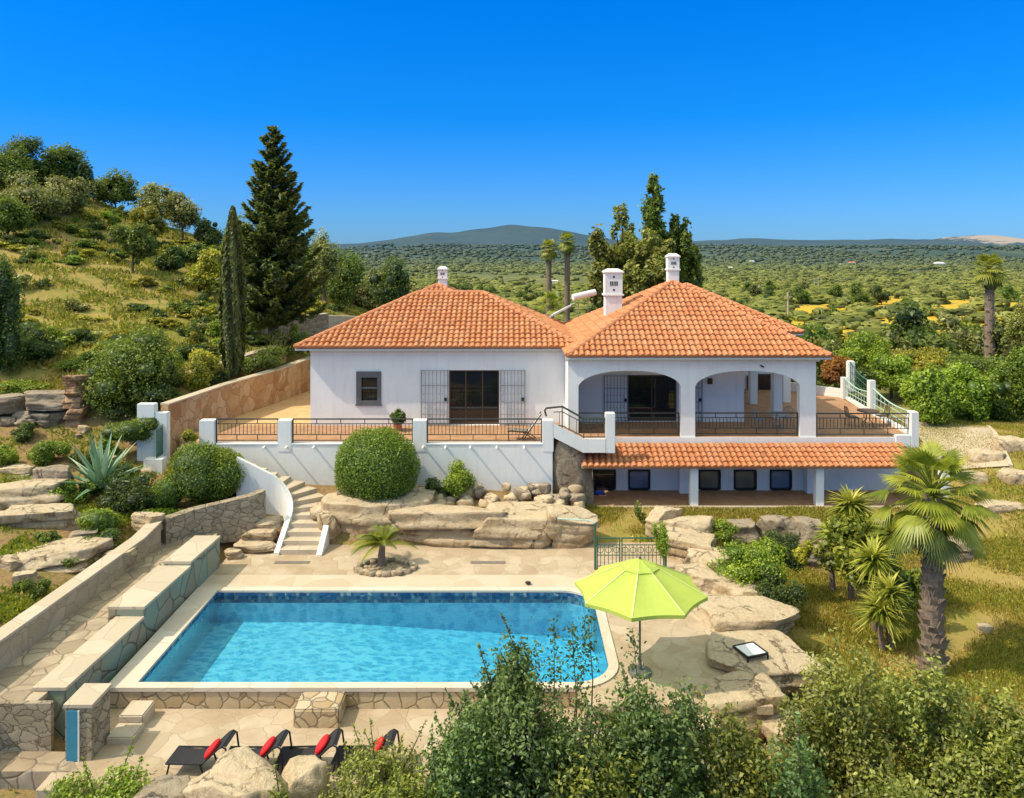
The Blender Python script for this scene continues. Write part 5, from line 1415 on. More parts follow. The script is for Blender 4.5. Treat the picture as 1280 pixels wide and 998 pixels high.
def fan_palm(name, x, y, z0, z1, r0, r1, R, pet, nleaf, label, seed, boots=0, lean=0, skirt=0, elmin=-.5, seg=22, cat='palm tree'):
    e = empty(name, (x,y,z0), label, cat); rg = random.Random(seed)
    mb = MB(); palm_trunk(mb, x, y, z0-.2, z1, r0, r1, rg, boots, lean); mb.build('trunk', M['palm_bark'], e)
    mb = MB()
    for i in range(nleaf):
        t = (i+.5)/nleaf; el = elmin+(1.35-elmin)*t+rg.uniform(-.12,.12); az = i*2.39996+rg.uniform(-.25,.25)
        fan_leaf(mb, (x,y,z1-.1+.3*t), (math.cos(az)*math.cos(el), math.sin(az)*math.cos(el), math.sin(el)), pet*rg.uniform(.8,1.15), R*rg.uniform(.85,1.1), rg, max(.05,min(1,.62-.45*max(0,-el)+rg.uniform(-.22,.3))), .30 if el > 0 else .45, seg)
    mb.build('crown', M['leaf_palm'], e, attr=True)
    if skirt:
        mb = MB()
        for i in range(skirt):
            az = i*2.4; el = -1.1+rg.uniform(-.2,.2)
            fan_leaf(mb, (x,y,z1-.2-.5*rg.random()), (math.cos(az)*math.cos(el), math.sin(az)*math.cos(el), math.sin(el)), pet*.5, R*.7, rg, .1, .5, 10)
        mb.build('dead_leaves', M['leaf_rust'], e, attr=True)
    return e
pb = P(1165,838,23.2)
fan_palm('fan_palm', 12.2, 23.2, pb.z, P(1165,622,23.2).z, .33, .23, .86, 1.0, 48, 'big fan palm with thick ragged trunk on the right lawn', 21, boots=150, elmin=-.75, skirt=10)
# the two slim palms behind the roof
for px, top, lab, s in ((686,312,'left one of the twin slim palms behind the roofs',1),(709,303,'right and taller one of the twin slim palms behind the roofs',2)):
    c = P(px,top,80); fan_palm('slim_palm', c.x,c.y,h1(c.x,c.y),c.z,.34,.26,.75,.55,34,lab,30+s,boots=0,elmin=-.7,seg=12,skirt=10)
c = P(1237,338,70); fan_palm('tall_palm', c.x,c.y,h1(c.x,c.y),c.z,.44,.36,1.1,.8,34,'tall slim palm at the right edge beyond the hedge',34,boots=60,elmin=-.9,seg=12,skirt=14)
c = P(690,383,62); fan_palm('low_palm', c.x,c.y,c.z-3,c.z,.2,.15,.9,.6,18,'low bright palm crown just behind the roof valley',35,elmin=-.1,seg=14)
# young feather palm in its ring of stones
def feather_palm(x, y, z0, h, n, L, label, seed):
    e = empty('young_palm', (x,y,z0), label, 'palm'); rg = random.Random(seed)
    MB().tube([(x,y,z0-.1),(x-.03,y,z0+h*.5),(x,y,z0+h)], [.16,.13,.10], 9).build('trunk', M['palm_bark'], e)
    mb = MB()
    for i in range(n):
        t = i/n; el = .25+1.05*t; az = i*2.4+rg.uniform(-.3,.3); lean = Vector((-.35,0,0))
        d = (Vector((math.cos(az)*math.cos(el), math.sin(az)*math.cos(el), math.sin(el)))+lean).normalized()
        l = L*rg.uniform(.8,1.1); pr = None; a = rg.uniform(.3,1)
        side = d.cross(Vector((0,0,1))).normalized()
        pts = [Vector((x,y,z0+h)) + d*l*s - Vector((0,0,1))*.55*l*s**2.2 for s in np.linspace(0,1,9)]
        mb.tube(pts, [.018]*8+[.004], 4, a)
        for k in range(26):
            s = .12+.86*k/26; f = s*8; j = min(7,int(f)); p = pts[j].lerp(pts[j+1],f-j); tg = (pts[j+1]-pts[j]).normalized()
            for sg in (-1,1):
                dv = (side*sg*.8+tg*.75+Vector((0,0,-.1))).normalized(); ll = l*.26*math.sin(PI*min(1,.25+s*.75))
                q = p+dv*ll-Vector((0,0,.25*ll)); wv = tg*.022
                mb.add([p-wv,p+wv,q], [(0,1,2)], a)
    mb.build('fronds', M['leaf_palm'], e, attr=True)
yp = G(478,707,0); feather_palm(yp.x, yp.y, 0, .75, 24, 1.35, 'young feather palm in a ring of stones on the pool deck', 5)
rs = [rock_mesh('ring_stone', .34,.26,.2, 500+i, ('rockgrey','rock')[i%2], sub=2) for i in range(4)]
rc = G(482,711,0)
for i in range(26):
    a = 2*PI*i/26
    put('ring_stone', rs[i%4], (rc.x+.98*math.cos(a), rc.y+.62*math.sin(a), .05), 'fist sized rough stone in the ring around the young palm', 'stone', 'stones around the young palm', i*1.1, random.uniform(.8,1.15))
for i in range(38):
    a = random.random()*6.28; r = random.random()**.5*.85
    put('gravel_stone', rs[i%4], (rc.x+.95*r*math.cos(a), rc.y+.6*r*math.sin(a), .0), 'small dark stone filling the bed under the young palm', 'stone', 'stones filling the young palm bed', i*1.7, random.uniform(.35,.6))

# ---------------------------------------------------------------- conifer and cypress
def conifer(x, y, z0, h, R, label, seed):
    e = empty('conifer', (x,y,z0), label, 'conifer'); rg = np.random.default_rng(seed); rr = random.Random(seed)
    mb = MB(); mb.tube([(x,y,z0-.3),(x,y,z0+h*.3),(x+.1,y,z0+h*.7),(x,y,z0+h)], [.30,.22,.11,.02], 10)
    ps=[]; ns=[]; ts=[]; rn=[]
    z = .07
    while z < .995:
        L = R*(1-z)**.72*min(1,.62+z*1.9)*1.02; nb = 9 if z < .8 else 6
        for k in range(nb):
            az = rr.random()*6.28; l = max(.18, L*rr.uniform(.5,1.28)); el = .12+.5*z+rr.uniform(-.1,.12)
            d = np.array([math.cos(az)*math.cos(el), math.sin(az)*math.cos(el), math.sin(el)])
            b0 = np.array([x,y,z0+h*z]); m = int(190*l/R)+30
            t = rg.random(m)**.62; sg = -.16*l*np.sin(t*PI*.9) + .10*l*t**3
            p = b0 + d*l*t[:,None]; p[:,2] += sg
            side = np.array([-d[1],d[0],0]); wv = .17*l*(1.15-t)*rg.normal(size=m)+.02
            p += side*wv[:,None]; p[:,2] += -abs(rg.normal(size=m))*.07*l*(1-t*.5)
            ps.append(p); n_ = rg.normal(size=(m,3))*.45; n_[:,2] += .8; ns.append(n_)
            tt = d + side*np.sign(wv)[:,None]*.7 + rg.normal(size=(m,3))*.25; ts.append(tt)
            rn.append(np.clip(.12+.55*t+rg.normal(0,.14,m),0,1))
            mb.tube([Vector(b0), Vector(b0+d*l*.5)-Vector((0,0,.15*l)), Vector(b0+d*l*.9)-Vector((0,0,.03*l))], [.05*(1-z)+.012,.03*(1-z)+.008,.006], 4)
        z += .020 if z < .6 else .026
    mb.build('trunk', M['tree_bark'], e)
    V,Fq,R_ = leaf_quads(np.concatenate(ps), np.concatenate(ns), .46, .15, rg, np.concatenate(rn), np.concatenate(ts))
    o = np.array([x,y,z0]); me = np_mesh('crown', V-o, Fq, R_); me.materials.append(M['leaf_con']); put('crown', me, (0,0,0), parent=e)
cb = P(341,418,48); conifer(cb.x, cb.y, cb.z, P(329,156,48).z-cb.z, 3.3, 'tall dark conifer with tiered branches left of the house', 9)
def cypress(px, top, bot, Y, wpx, label, seed):
    b = P(px,bot,Y); t = P(px,top,Y); h = t.z-b.z; R = wpx*Y/F/2; rg = np.random.default_rng(seed)
    e = empty('cypress', b, label, 'cypress')
    MB().tube([(b.x,b.y,b.z-.3),(b.x,b.y,b.z+h*.5)], [.16,.08], 8).build('trunk', M['tree_bark'], e)
    n = 17000; z = rg.random(n); prof = R*np.clip(np.minimum(1, .55+z*3),0,1)*(1-np.clip((z-.55)/.45,0,1)**1.7*.88)
    a = rg.uniform(0,6.283,n); rib = 1+.16*np.sin(a*7+z*5)+.10*np.sin(a*3+z*24)
    r = prof*rib*(.72+.34*rg.random(n)); p = np.stack([np.cos(a)*r, np.sin(a)*r, z*h],1)
    nr = np.stack([np.cos(a),np.sin(a),np.full(n,.25)],1)+rg.normal(size=(n,3))*.4
    tt = np.tile([0,0,1.],(n,1))+nr*.25+rg.normal(size=(n,3))*.25
    V,Fq,R_ = leaf_quads(p, nr, .34, .12, rg, np.clip(.35+.4*(r/prof-.85)+rg.normal(0,.17,n),0,1), tt)
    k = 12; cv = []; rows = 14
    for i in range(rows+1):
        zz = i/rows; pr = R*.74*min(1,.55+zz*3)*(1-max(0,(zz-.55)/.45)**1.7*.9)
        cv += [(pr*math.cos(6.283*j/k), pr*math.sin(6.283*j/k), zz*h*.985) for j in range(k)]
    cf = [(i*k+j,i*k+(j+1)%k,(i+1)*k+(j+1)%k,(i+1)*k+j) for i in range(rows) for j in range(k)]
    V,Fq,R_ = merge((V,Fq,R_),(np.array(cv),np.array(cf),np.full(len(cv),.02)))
    me = np_mesh('crown', V, Fq, R_); me.materials.append(M['leaf_cyp']); put('crown', me, (0,0,0), parent=e)
cypress(291, 261, 466, 42, 27, 'slim dark column cypress in front of the conifer', 77)

# ---------------------------------------------------------------- tall loose trees behind the roofs
def tall_tree(px, top, bot, Y, wpx, mat, label, seed, n=9000, k=16, lean=0):
    b = P(px,bot,Y); h = P(px,top,Y).z-b.z; R = wpx*Y/F/2; rg = random.Random(seed); lobes = []
    for i in range(k):
        t = (i+.5)/k; rr_ = R*(math.sin(PI*(.12+.80*t))**.8)*.85; a = rg.random()*6.28
        q = rg.uniform(.1,.7)*rr_; s = rr_*rg.uniform(.35,.6)+.2
        lobes.append((q*math.cos(a)+lean*t, q*math.sin(a), h*(.16+.82*t), s, s, s*rg.uniform(1.5,2.4)))
    lobes += [(l[0]+rg.uniform(-.9,.9)*R*.6, l[1]+rg.uniform(-.9,.9)*R*.6, l[2]+rg.uniform(-.6,1.0), l[3]*.45, l[4]*.45, l[5]*.6) for l in lobes]
    e = empty('tall_tree', b, label, 'tree'); mb = MB(); limbs(mb, (0,0,-.5), (lean*.3,0,h*.55), h*.016, [l[:3] for l in lobes[k//2:]], seed)
    o = mb.build('trunk', M['tree_bark'], e, world=False)
    me = np_mesh('crown', *crown(lobes, n, .50, .23, seed, shell=.2, gap=.75, thr=-.55, core=None, rough=.5)); me.materials.append(M[mat]); put('crown', me, (0,0,0), parent=e)
for px_,top_,w_,Y_,mat_,lab_,sd_ in ((781,252,82,74,'leaf_rust','rusty olive feathery tree behind the middle chimney',611),(806,285,90,71,'leaf_rust','broad brownish olive tree low behind the two chimneys',612),(850,262,52,77,'leaf_mid','bushy green tree right of the slender one, behind the roof top',613)):
    b_ = P(px_,400,Y_); hh = P(px_,top_,Y_).z-b_.z; tp = tree_parts('airy', hh, w_*Y_/F, mat_, sd_, n=15000, L=.42, k=46, trunk=.05, gap=.6, thr=-.5, core=None)
    plant_tree('airy_tree', tp, b_, lab_)
tall_tree(752,292,400,73,44,'leaf_rust','small golden brown tree left of the rusty tree',602,8000,14)
tall_tree(822,220,400,76,34,'leaf_mid','tallest slender green tree behind the right chimney',603,11000,18,-.6)
tall_tree(868,310,400,80,22,'leaf_dark','thin dark tree at the right of the tall tree group',606,4000,10)
# ---------------------------------------------------------------- hillside trees and scrub
kinds = {}
def kind_parts(mat, h, w, seed, **kw):
    key = (mat, seed)
    if key not in kinds: kinds[key] = tree_parts(mat, h, w, mat, seed, **kw)
    return kinds[key]
hill = [  # base px, base py, height px, width px, material, label
 (28,232,66,60,'leaf_dark','dark pointed tree on the skyline at the far left of the hill'),
 (66,238,62,70,'leaf_mid','dark green tree on the skyline right of the far left pointed tree'),
 (96,250,52,44,'leaf_dark','small dark tree ending the skyline clump on the left'),
 (8,250,76,60,'leaf_mid','green tree at the upper left edge of the hill'),
 (40,282,70,92,'leaf_olive','pale silvery olive tree near the upper left edge'),
 (84,270,54,60,'leaf_olive','second silvery olive tree right of the palest one'),
 (10,300,60,50,'leaf_mid','dark bushy tree at the left edge below the olives'),
 (144,262,52,66,'leaf_mid','lone round tree on the skyline in the middle of the hill'),
 (200,284,58,56,'leaf_olive','olive tree on the skyline right of the lone round tree'),
 (228,304,66,54,'leaf_olive','pale grey olive tree with dark trunk on the hill'),
 (166,342,66,56,'leaf_mid','small round tree with a bare stem in the middle of the slope'),
 (186,306,50,46,'leaf_yellow','yellow green tree above the round tree on the slope'),
 (246,345,46,52,'leaf_mid','low tree right of the round stemmed tree'),
 (212,342,36,40,'leaf_dark','dark bush tree beside the pale grey olive'),
 (262,372,62,56,'leaf_yellow','yellowish tree left of the cypress'),
 (300,350,84,50,'leaf_mid','green tree between cypress and conifer'),
 (262,318,46,40,'leaf_dark','dark tree on the skyline left of the cypress'),
 (405,372,92,40,'leaf_olive','thin grey tree on the skyline right of the conifer'),
 (428,392,84,62,'leaf_mid','bushy green tree right of the conifer'),
 (456,400,56,58,'leaf_olive','pale round olive tree above the left roof edge'),
 (492,392,84,66,'leaf_dark','dark round tree behind the left roof slope'),
 (524,392,50,52,'leaf_olive','olive tree left of the rear chimney'),
 (574,392,66,56,'leaf_dark','dark tree right of the rear chimney'),
 (606,392,46,56,'leaf_mid','low green tree behind the left roof ridge'),
 (388,352,52,40,'leaf_dark','dark tree close behind the conifer on the right'),
 (350,350,70,60,'leaf_mid','green tree hidden behind the conifer'),
 (640,396,30,60,'leaf_mid','low tree behind the roof left of the twin palms'),
]
for i, (px,py,hp,wp,mat,lab) in enumerate(hill):
    p = ray(px, py, 40)
    if px > 400: p = P(px, py, 66+(i%4)*4); p.z = min(p.z, h1(p.x,p.y)+1.5)
    s = p.y/F
    pts = tree_parts('hill_tree', hp*s, wp*s, mat, 700+i, n=6500, L=.22 if p.y < 75 else .27, k=18, trunk=(.2 if 'stem' in lab or 'trunk' in lab else .06), gap=.7, thr=-.8, core=.45)
    plant_tree('olive_tree' if mat == 'leaf_olive' else 'broad_tree', pts, p, lab, rz=i)
# scrub dotted over the slope
rg = random.Random(12)
scr = [bush_mesh('scrub_bush', 1.0,1.0,.6, 8, 1100, .22, 800+i, m_, core=.4) for i, m_ in enumerate(('leaf_mid','leaf_yellow','leaf_dark','leaf_bright','leaf_olive'))]
names = ('mid green','yellow green','dark green','bright green','grey green')
cnt = 0
while cnt < 260:
    px = rg.uniform(-20,430); py = rg.uniform(225,470)
    if py < 205+px*.42 or py > 470-max(0,px-180)*.25: continue
    p = ray(px, py, 40)
    if p.y > 125 or p.y < 41: continue
    if 330 < py < 430 and px < 230 and rg.random() < .72: continue
    k = rg.choice((0,0,1,1,2,2,3,4)); cnt += 1
    put('scrub_bush', scr[k], (p.x,p.y,p.z-.15), 'low %s scrub bush dotted over the dry hillside' % names[k], 'bush', '%s scrub on the hillside' % names[k], rg.random()*6, (rg.uniform(.35,1.25),)*2+(rg.uniform(.35,1.0),))

# grass: tufts on the slope and blades on the lawns (nobody could count them)
def grass(name, regions, n, L, W, mat, seed, spread=.5, keep=None):
    r = np.random.default_rng(seed); ps = []
    for (x0,x1,y0,y1,w_) in regions:
        m = int(n*w_); ps.append(np.stack([r.uniform(x0,x1,m), r.uniform(y0,y1,m)],1))
    p = np.concatenate(ps)
    g = np.sin(p[:,0]*1.3+np.sin(p[:,1]*.9)*2)+np.sin(p[:,1]*1.7+np.sin(p[:,0]*.7)*2)+r.normal(0,.5,len(p)); p = p[g > spread]
    if keep is not None: p = p[keep(p[:,0],p[:,1])]
    z = H(p[:,0],p[:,1]); n_ = len(p)
    pp = np.column_stack([p,z+L*.3]); t = r.normal(size=(n_,3))*.45; t[:,2] += 1
    nr = r.normal(size=(n_,3)); nr[:,2] *= .3
    V,Fq,R = leaf_quads(pp, nr, L, W, r, np.clip(r.normal(.5,.25,n_),0,1), t)
    me = np_mesh(name, V, Fq, R); me.materials.append(M[mat]); o = link(name, me); o['kind'] = 'stuff'; return o
notslab = lambda x,y: ~(((x > -15) & (x < 18.5) & (y > 33.7) & (y < 50)) | ((x > -13.4) & (x < 6.3) & (y < 31)))
grass('hill_grass', [(-75,-8,40,105,1),(-34,-15.5,36.5,42,.12)], 100000, .36, .13, 'drygrass', 1, -.2, notslab)
grass('hill_green_grass', [(-75,-8,40,105,1)], 130000, .34, .13, 'greengrass', 2, .1, notslab)
grass('lawn_grass', [(3,18,31.5,33.9,.15),(8,26,17,31,.7),(18,30,30,44,.25)], 190000, .17, .032, 'drygrass', 3, -.9, notslab)
grass('lawn_green_grass', [(3,18,31.5,33.9,.1),(8,26,17,31,.7),(18,30,30,44,.25)], 170000, .16, .032, 'greengrass', 4, .1, notslab)
grass('garden_ground_cover', [(-16.5,-13.2,20,33.5,.6),(-24,-15,27,36,.4),(-12.5,-10,30.6,33,.2)], 26000, .17, .09, 'greengrass', 5, .5, notslab)
grass('rock_weeds', [(4.6,9,18,31.5,1)], 9000, .2, .06, 'greengrass', 7, .6)
grass('bottom_grass', [(-14,9,12,18,1)], 20000, .2, .05, 'greengrass', 6, .2)

# ---------------------------------------------------------------- valley
vt = [tree_parts('valley_tree', 5.5+.6*i, 6.0+.5*(i%3), m_, 900+i, n=1900, L=.5, k=11, trunk=.08, core=.55) for i, m_ in enumerate(('leaf_far','leaf_mid','leaf_olive','leaf_far','leaf_dark','leaf_topiary'))]
vn = ('dull green','mid green','silvery olive','soft green','dark green','lush green')
rg = random.Random(5); cnt = 0; placed = []
FLD = [(985,420,1040,382),(1036,414,1062,386),(1100,412,1180,384),(1175,400,1235,372),(1085,398,1135,372),(1195,415,1262,388),(1004,432,1070,414),(1238,404,1290,380),(1120,428,1190,414)]
def in_field(x, y):
    z = H(x, y); px = CX+x*F/y; py = HZ+(CZ-z)*F/y; m = np.zeros(len(np.atleast_1d(x)), bool)
    for a,b_,c_,d in FLD: m |= (px > a-4) & (px < c_+4) & (py > d-2) & (py < b_+13)
    return m
while cnt < 285:
    Y = 62+rg.random()**1.5*400; px = rg.uniform(430,1300)
    if Y < 85 and px < 980: continue
    x = X_(px,Y)
    if in_field(np.array([x]),np.array([Y]))[0] and rg.random() < .8: continue
    if any((x-a)**2+(Y-b_)**2 < 12 for a,b_ in placed): continue
    placed.append((x,Y)); k = rg.randrange(6); cnt += 1
    sc = rg.uniform(.5,1.05)
    plant_tree('valley_tree', vt[k], (x,Y,h1(x,Y)-.3), '%s rounded tree scattered across the valley beyond the house' % vn[k], '%s trees in the valley' % vn[k], rg.random()*6, sc)
# the far woods read as one mass
r = np.random.default_rng(8); n_ = 24000
Y = 180*np.exp(r.random(n_)**.8*np.log(2900/180.)); px = r.uniform(330,1330,n_); x = (px-CX)*Y/F
den = np.sin(x/90+np.sin(Y/140)*2)+np.sin(Y/170+np.sin(x/120)*2)+r.normal(0,.7,n_); kp = (den > -.7) & ~(in_field(x,Y) & (r.random(n_) < .85)); x, Y = x[kp], Y[kp]
z = H(x,Y); s = r.uniform(1.2,3.0,len(x))*(1+np.clip((Y-500)/1500,0,1.7))
cs = CSV.reshape(-1,3); nb = len(cs)
jit = 1+.22*r.normal(size=(len(x),nb,1)).clip(-1.5,1.5)
V = np.stack([x,Y,z+s*.35],1)[:,None,:] + cs[None]*jit*np.stack([s*r.uniform(.8,1.6,len(x)),s,s*.62],1)[:,None,:]
tone = np.clip(r.normal(.5,.22,len(x))[:,None]+.12*cs[None,:,2]+.12*r.normal(size=(len(x),nb)),0,1)
Fq = (CSF[None]+(np.arange(len(x))*nb)[:,None,None]).reshape(-1,4)
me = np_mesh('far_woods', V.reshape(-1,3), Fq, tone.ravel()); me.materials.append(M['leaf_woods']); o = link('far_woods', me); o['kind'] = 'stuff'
# yellow flower fields
def m_field():
    t = NT('yellow_flowers'); v = t.coords(); n1 = t.noise(v, .12, 6, .7); n2 = t.noise(t.coords((.25,1.6,1)), .5, 4)
    c = t.ramp(n1.outputs['Fac'], [(.35,(.50,.30,.02)),(.5,(.66,.42,.02)),(.62,(.36,.27,.04)),(.75,(.14,.17,.03))])
    c = t.mix(t.math('MULTIPLY', n2.outputs['Fac'], .35), c, (.25,.2,.03))
    return t.pbr(c, .95, t.bump(n1.outputs['Fac'], .6, .4))
fm = m_field()
for i, (a,b_,c_,d) in enumerate(FLD):
    q0 = ray(a,b_,80); q1 = ray(c_,d,80); gx = 30; mb = MB(); V = []
    y0, y1 = q0.y, q1.y
    for j in range(gx+1):
        yy = y0+(y1-y0)*j/gx
        for k in range(gx+1):
            wob = 9*math.sin(j*1.3+i*2+k*.2)*(1 if k in (0,gx) else .3)
            xx = X_(a+(c_-a)*k/gx, yy)+wob*(1 if k else -1)*.4
            V.append((xx,yy))
    zz = H([v[0] for v in V],[v[1] for v in V])+.35
    ed = lambda j,k: min(j,k,gx-1-j,gx-1-k)/5.0 + noise.fractal(Vector((j*.23+i*7,k*.23,i)),1,2,3)*.9 > .12
    Fq = [(j*(gx+1)+k,j*(gx+1)+k+1,(j+1)*(gx+1)+k+1,(j+1)*(gx+1)+k) for j in range(gx) for k in range(gx) if ed(j,k)]
    mb.add([(v[0],v[1],float(zv)) for v,zv in zip(V,zz)], Fq); structure('flower_field', mb, fm, smooth=True)
# farmhouses and poles
for i, (px,py,w_,h_) in enumerate([(940,317,9,4),(914,325,7,3.5),(1066,318,11,5),(1140,322,8,4),(1176,318,16,7),(1052,321,5,3),(1120,334,7,4),(694,341,9,5),(760,344,8,4),(1250,330,9,5)]):
    p = ray(px, py+h_+8, 150); s = p.y/F; W_ = w_*s*.7; Hh = h_*s*.5
    e = empty('farmhouse', p, 'tiny white farmhouse standing far off in the valley', 'farmhouse', 'white farmhouses in the valley')
    k = MB().box(p.x-W_/2,p.x+W_/2,p.y,p.y+W_*.7,p.z-2,p.z+Hh); k.build('wall', M['plaster'], e)
    k = MB(); a_,b2 = W_/2+.6,W_*.35
    k.add([(p.x-a_,p.y-.6,p.z+Hh+.02),(p.x+a_,p.y-.6,p.z+Hh+.02),(p.x+a_,p.y+2*b2+.6,p.z+Hh+.02),(p.x-a_,p.y+2*b2+.6,p.z+Hh+.02),(p.x-a_*.6,p.y+b2,p.z+Hh*1.45),(p.x+a_*.6,p.y+b2,p.z+Hh*1.45)],[(0,1,5,4),(1,2,5),(2,3,4,5),(3,0,4)]); k.build('roof', M['ridge' if i%4 == 2 else 'plaster'], e)
for i, (px,py,h_) in enumerate([(949,376,20),(985,400,34),(1023,366,20),(1018,362,14)]):
    p = ray(px,py,120); s = p.y/F
    e = empty('power_pole', p, 'thin grey power pole standing among the valley trees', 'power pole', 'power poles in the valley')
    MB().tube([(p.x,p.y,p.z-1),(p.x,p.y,p.z+h_*s)], [.3,.2], 6).build('pole', M['concrete'], e)
    MB().box(p.x-1.1,p.x+1.1,p.y-.36,p.y-.22,p.z+h_*s-1.2,p.z+h_*s-1.0).build('cross_arm', M['concrete'], e)

# ---------------------------------------------------------------- foreground shrubs
def fore(label, px, top, Y, wpx, z0, mat, n, L, k, seed, sprigs=0, depth=.8, core=None, gap=.33):
    c = P(px, top, Y); rx = wpx*Y/F/2; rz = (c.z-z0)/2*.93
    lobes = blob_lobes(rx, rx*depth, rz, k, seed, lo=.3, hi=.42, spread=.8)
    parts = [crown(lobes, n, L, L*.5, seed+1, shell=.35, gap=gap, thr=-.75, core=core, rough=.35)]
    rg = np.random.default_rng(seed); mb = MB()
    for i in range(sprigs):
        l = lobes[i % len(lobes)]; d = sph(1,rg)[0]; d[2] = abs(d[2])+.9; d /= np.linalg.norm(d)
        if l[2] < rz*.9: continue
        b0 = np.array(l[:3])+d*np.array(l[3:6])*.7; ln = rg.uniform(.35,.95); m = int(46*ln)+10; t = rg.random(m)
        p = b0+d*ln*t[:,None]+rg.normal(size=(m,3))*.055*(1.2-t[:,None]); nr = rg.normal(size=(m,3))*.7+d*.3; nr[:,2] += .3
        parts.append(leaf_quads(p, nr, L, L*.5, rg, np.clip(.3+.45*t+rg.normal(0,.15,m),0,1)))
        mb.tube([Vector(b0-d*.4), Vector(b0+d*ln*.95)], [.018,.006], 4)
    e = empty('foreground_shrub', (c.x,c.y,z0), label, 'shrub')
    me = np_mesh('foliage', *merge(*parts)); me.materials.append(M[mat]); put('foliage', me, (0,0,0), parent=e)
    for i in range(6):
        l = lobes[(i*3)%len(lobes)]; mb.tube([(.2*math.cos(i),.2*math.sin(i),-.3),(l[0]*.4,l[1]*.4,l[2]*.5),l[:3]], [.07,.05,.015], 6)
    mb.build('stems', M['tree_bark'], e, world=False)
    return e
M['leaf_fore2'] = m_leaf('foliage_fore_yellowish', (.035,.055,.018), (.10,.14,.045), (.23,.27,.10))
M['leaf_fore3'] = m_leaf('foliage_fore_green', (.03,.055,.014), (.085,.125,.026), (.20,.24,.06))
FS = [('big dark grey green shrub in the foreground hiding the pool corner',700,768,16.6,245,-2.2,'leaf_fore',70200,.105,44,1001,60),
('tall leafy shrub at the left of the dark foreground group',622,778,17.0,125,-1.9,'leaf_fore',35100,.105,26,1002,40),
('dark foreground shrub below the parasol',805,812,16.2,210,-2.3,'leaf_fore',56700,.105,36,1003,40),
('mid green foreground shrub in front of the flat boulders',920,848,16.0,190,-2.5,'leaf_fore3',34000,.105,34,1004,34),
('yellowish green foreground shrub below the big palm',1050,782,17.6,190,-2.2,'leaf_fore2',42000,.11,38,1005,36),
('olive green foreground shrub at the lower right',1180,788,17.0,220,-2.3,'leaf_fore2',42000,.11,38,1006,30),
('dark green shrub in the lower right corner',1272,835,16.4,190,-2.4,'leaf_fore3',30000,.11,30,1007,24),
('deep shaded shrub at the bottom between the two right groups',1000,880,15.2,190,-2.6,'leaf_fore',30000,.105,30,1008,20),
('yellow green shrub with small leaves at the bottom, right of the boulders',465,922,16.3,170,-1.7,'leaf_fore2',24000,.085,26,1009,24),
('sage green shrub under the loungers at the bottom centre',552,918,16.5,110,-1.9,'leaf_fore',22000,.095,24,1010,30),
('bright green shrub in the bottom left corner',138,944,17.0,170,-1.5,'leaf_bright',22000,.09,24,1011,18),
('small green shrub before the big pitted boulder',360,975,15.9,70,-1.5,'leaf_fore3',9000,.08,14,1012,10),
('bright shrub at the bottom edge right of the shaded one',1130,935,15.0,200,-2.8,'leaf_fore2',28000,.105,28,1013,16),
('low dark shrub at the bottom edge left of the shaded one',760,905,15.2,200,-2.6,'leaf_fore3',28000,.105,28,1014,16)]
FS += [('leafy dark shrub at the bottom edge left of the big dark shrub',590,858,15.8,170,-2.4,'leaf_fore',40000,.105,30,1015,30),
('low green shrub at the bottom edge under the last lounger',505,944,15.4,170,-2.2,'leaf_fore3',26000,.095,24,1016,20)]
for a_ in FS: fore(*a_)
for i, (px,py) in enumerate(((690,785),(718,790),(797,800),(738,775))):   # thin shoots
    c = P(px,py,17.2); rg2 = np.random.default_rng(1100+i); hgt = (1.9,1.75,1.6,1.5)[i]; m = 210; t = rg2.random(m)
    p = np.stack([.10*np.sin(t*3+i),.05*np.cos(t*4),t*hgt],1)+rg2.normal(size=(m,3))*.15*(1.25-t[:,None]*.8)
    V,Fq,R = leaf_quads(p, rg2.normal(size=(m,3))+[0,0,.4], .10, .05, rg2, np.clip(rg2.normal(.4,.2,m),0,1))
    e = empty('leafy_shoot', (c.x,c.y,c.z-hgt+.2), ('leftmost of the thin leafy shoots before the pool','second thin leafy shoot before the pool','lone leafy shoot under the parasol edge','short leafy shoot near the pool corner')[i], 'shoot')
    me = np_mesh('leaves', V, Fq, R); me.materials.append(M['leaf_fore']); put('leaves', me, (0,0,0), parent=e)
    MB().tube([(0,0,-1.2),(.05,0,0),(.10*math.sin(3*.9+i),0,hgt*.95)], [.02,.014,.005], 5).build('stem', M['tree_bark'], e, world=False)
# ---------------------------------------------------------------- parasol
def m_canvas():
    t = NT('lime_canvas'); v = t.coords(); n1 = t.noise(v, 3, 4); n2 = t.noise(v, 90, 2)
    c = t.mix(n1.outputs['Fac'], (.52,.62,.11), (.60,.70,.16))
    d = t.n('ShaderNodeBsdfDiffuse'); tr = t.n('ShaderNodeBsdfTranslucent'); t.l(c, d.inputs['Color']); t.l(c, tr.inputs['Color'])
    t.l(t.bump(n2.outputs['Fac'], .2, .003), d.inputs['Normal'])
    m = t.n('ShaderNodeMixShader'); m.inputs[0].default_value = .25; t.l(d.outputs[0], m.inputs[1]); t.l(tr.outputs[0], m.inputs[2]); t.l(m.outputs[0], t.out.inputs['Surface'])
    return t.m
M['lime'] = m_canvas(); M['seam'] = m_plain('canopy_seam', (.70,.78,.30), .8, .08, 20, .1, .003)
ux, uy = 3.38, 21.15
um = empty('parasol', (ux,uy,0), 'open lime green parasol on a slim pole beside the pool', 'parasol', rz=0)
RZ, TOPZ, RR = 2.22, 2.88, 1.75
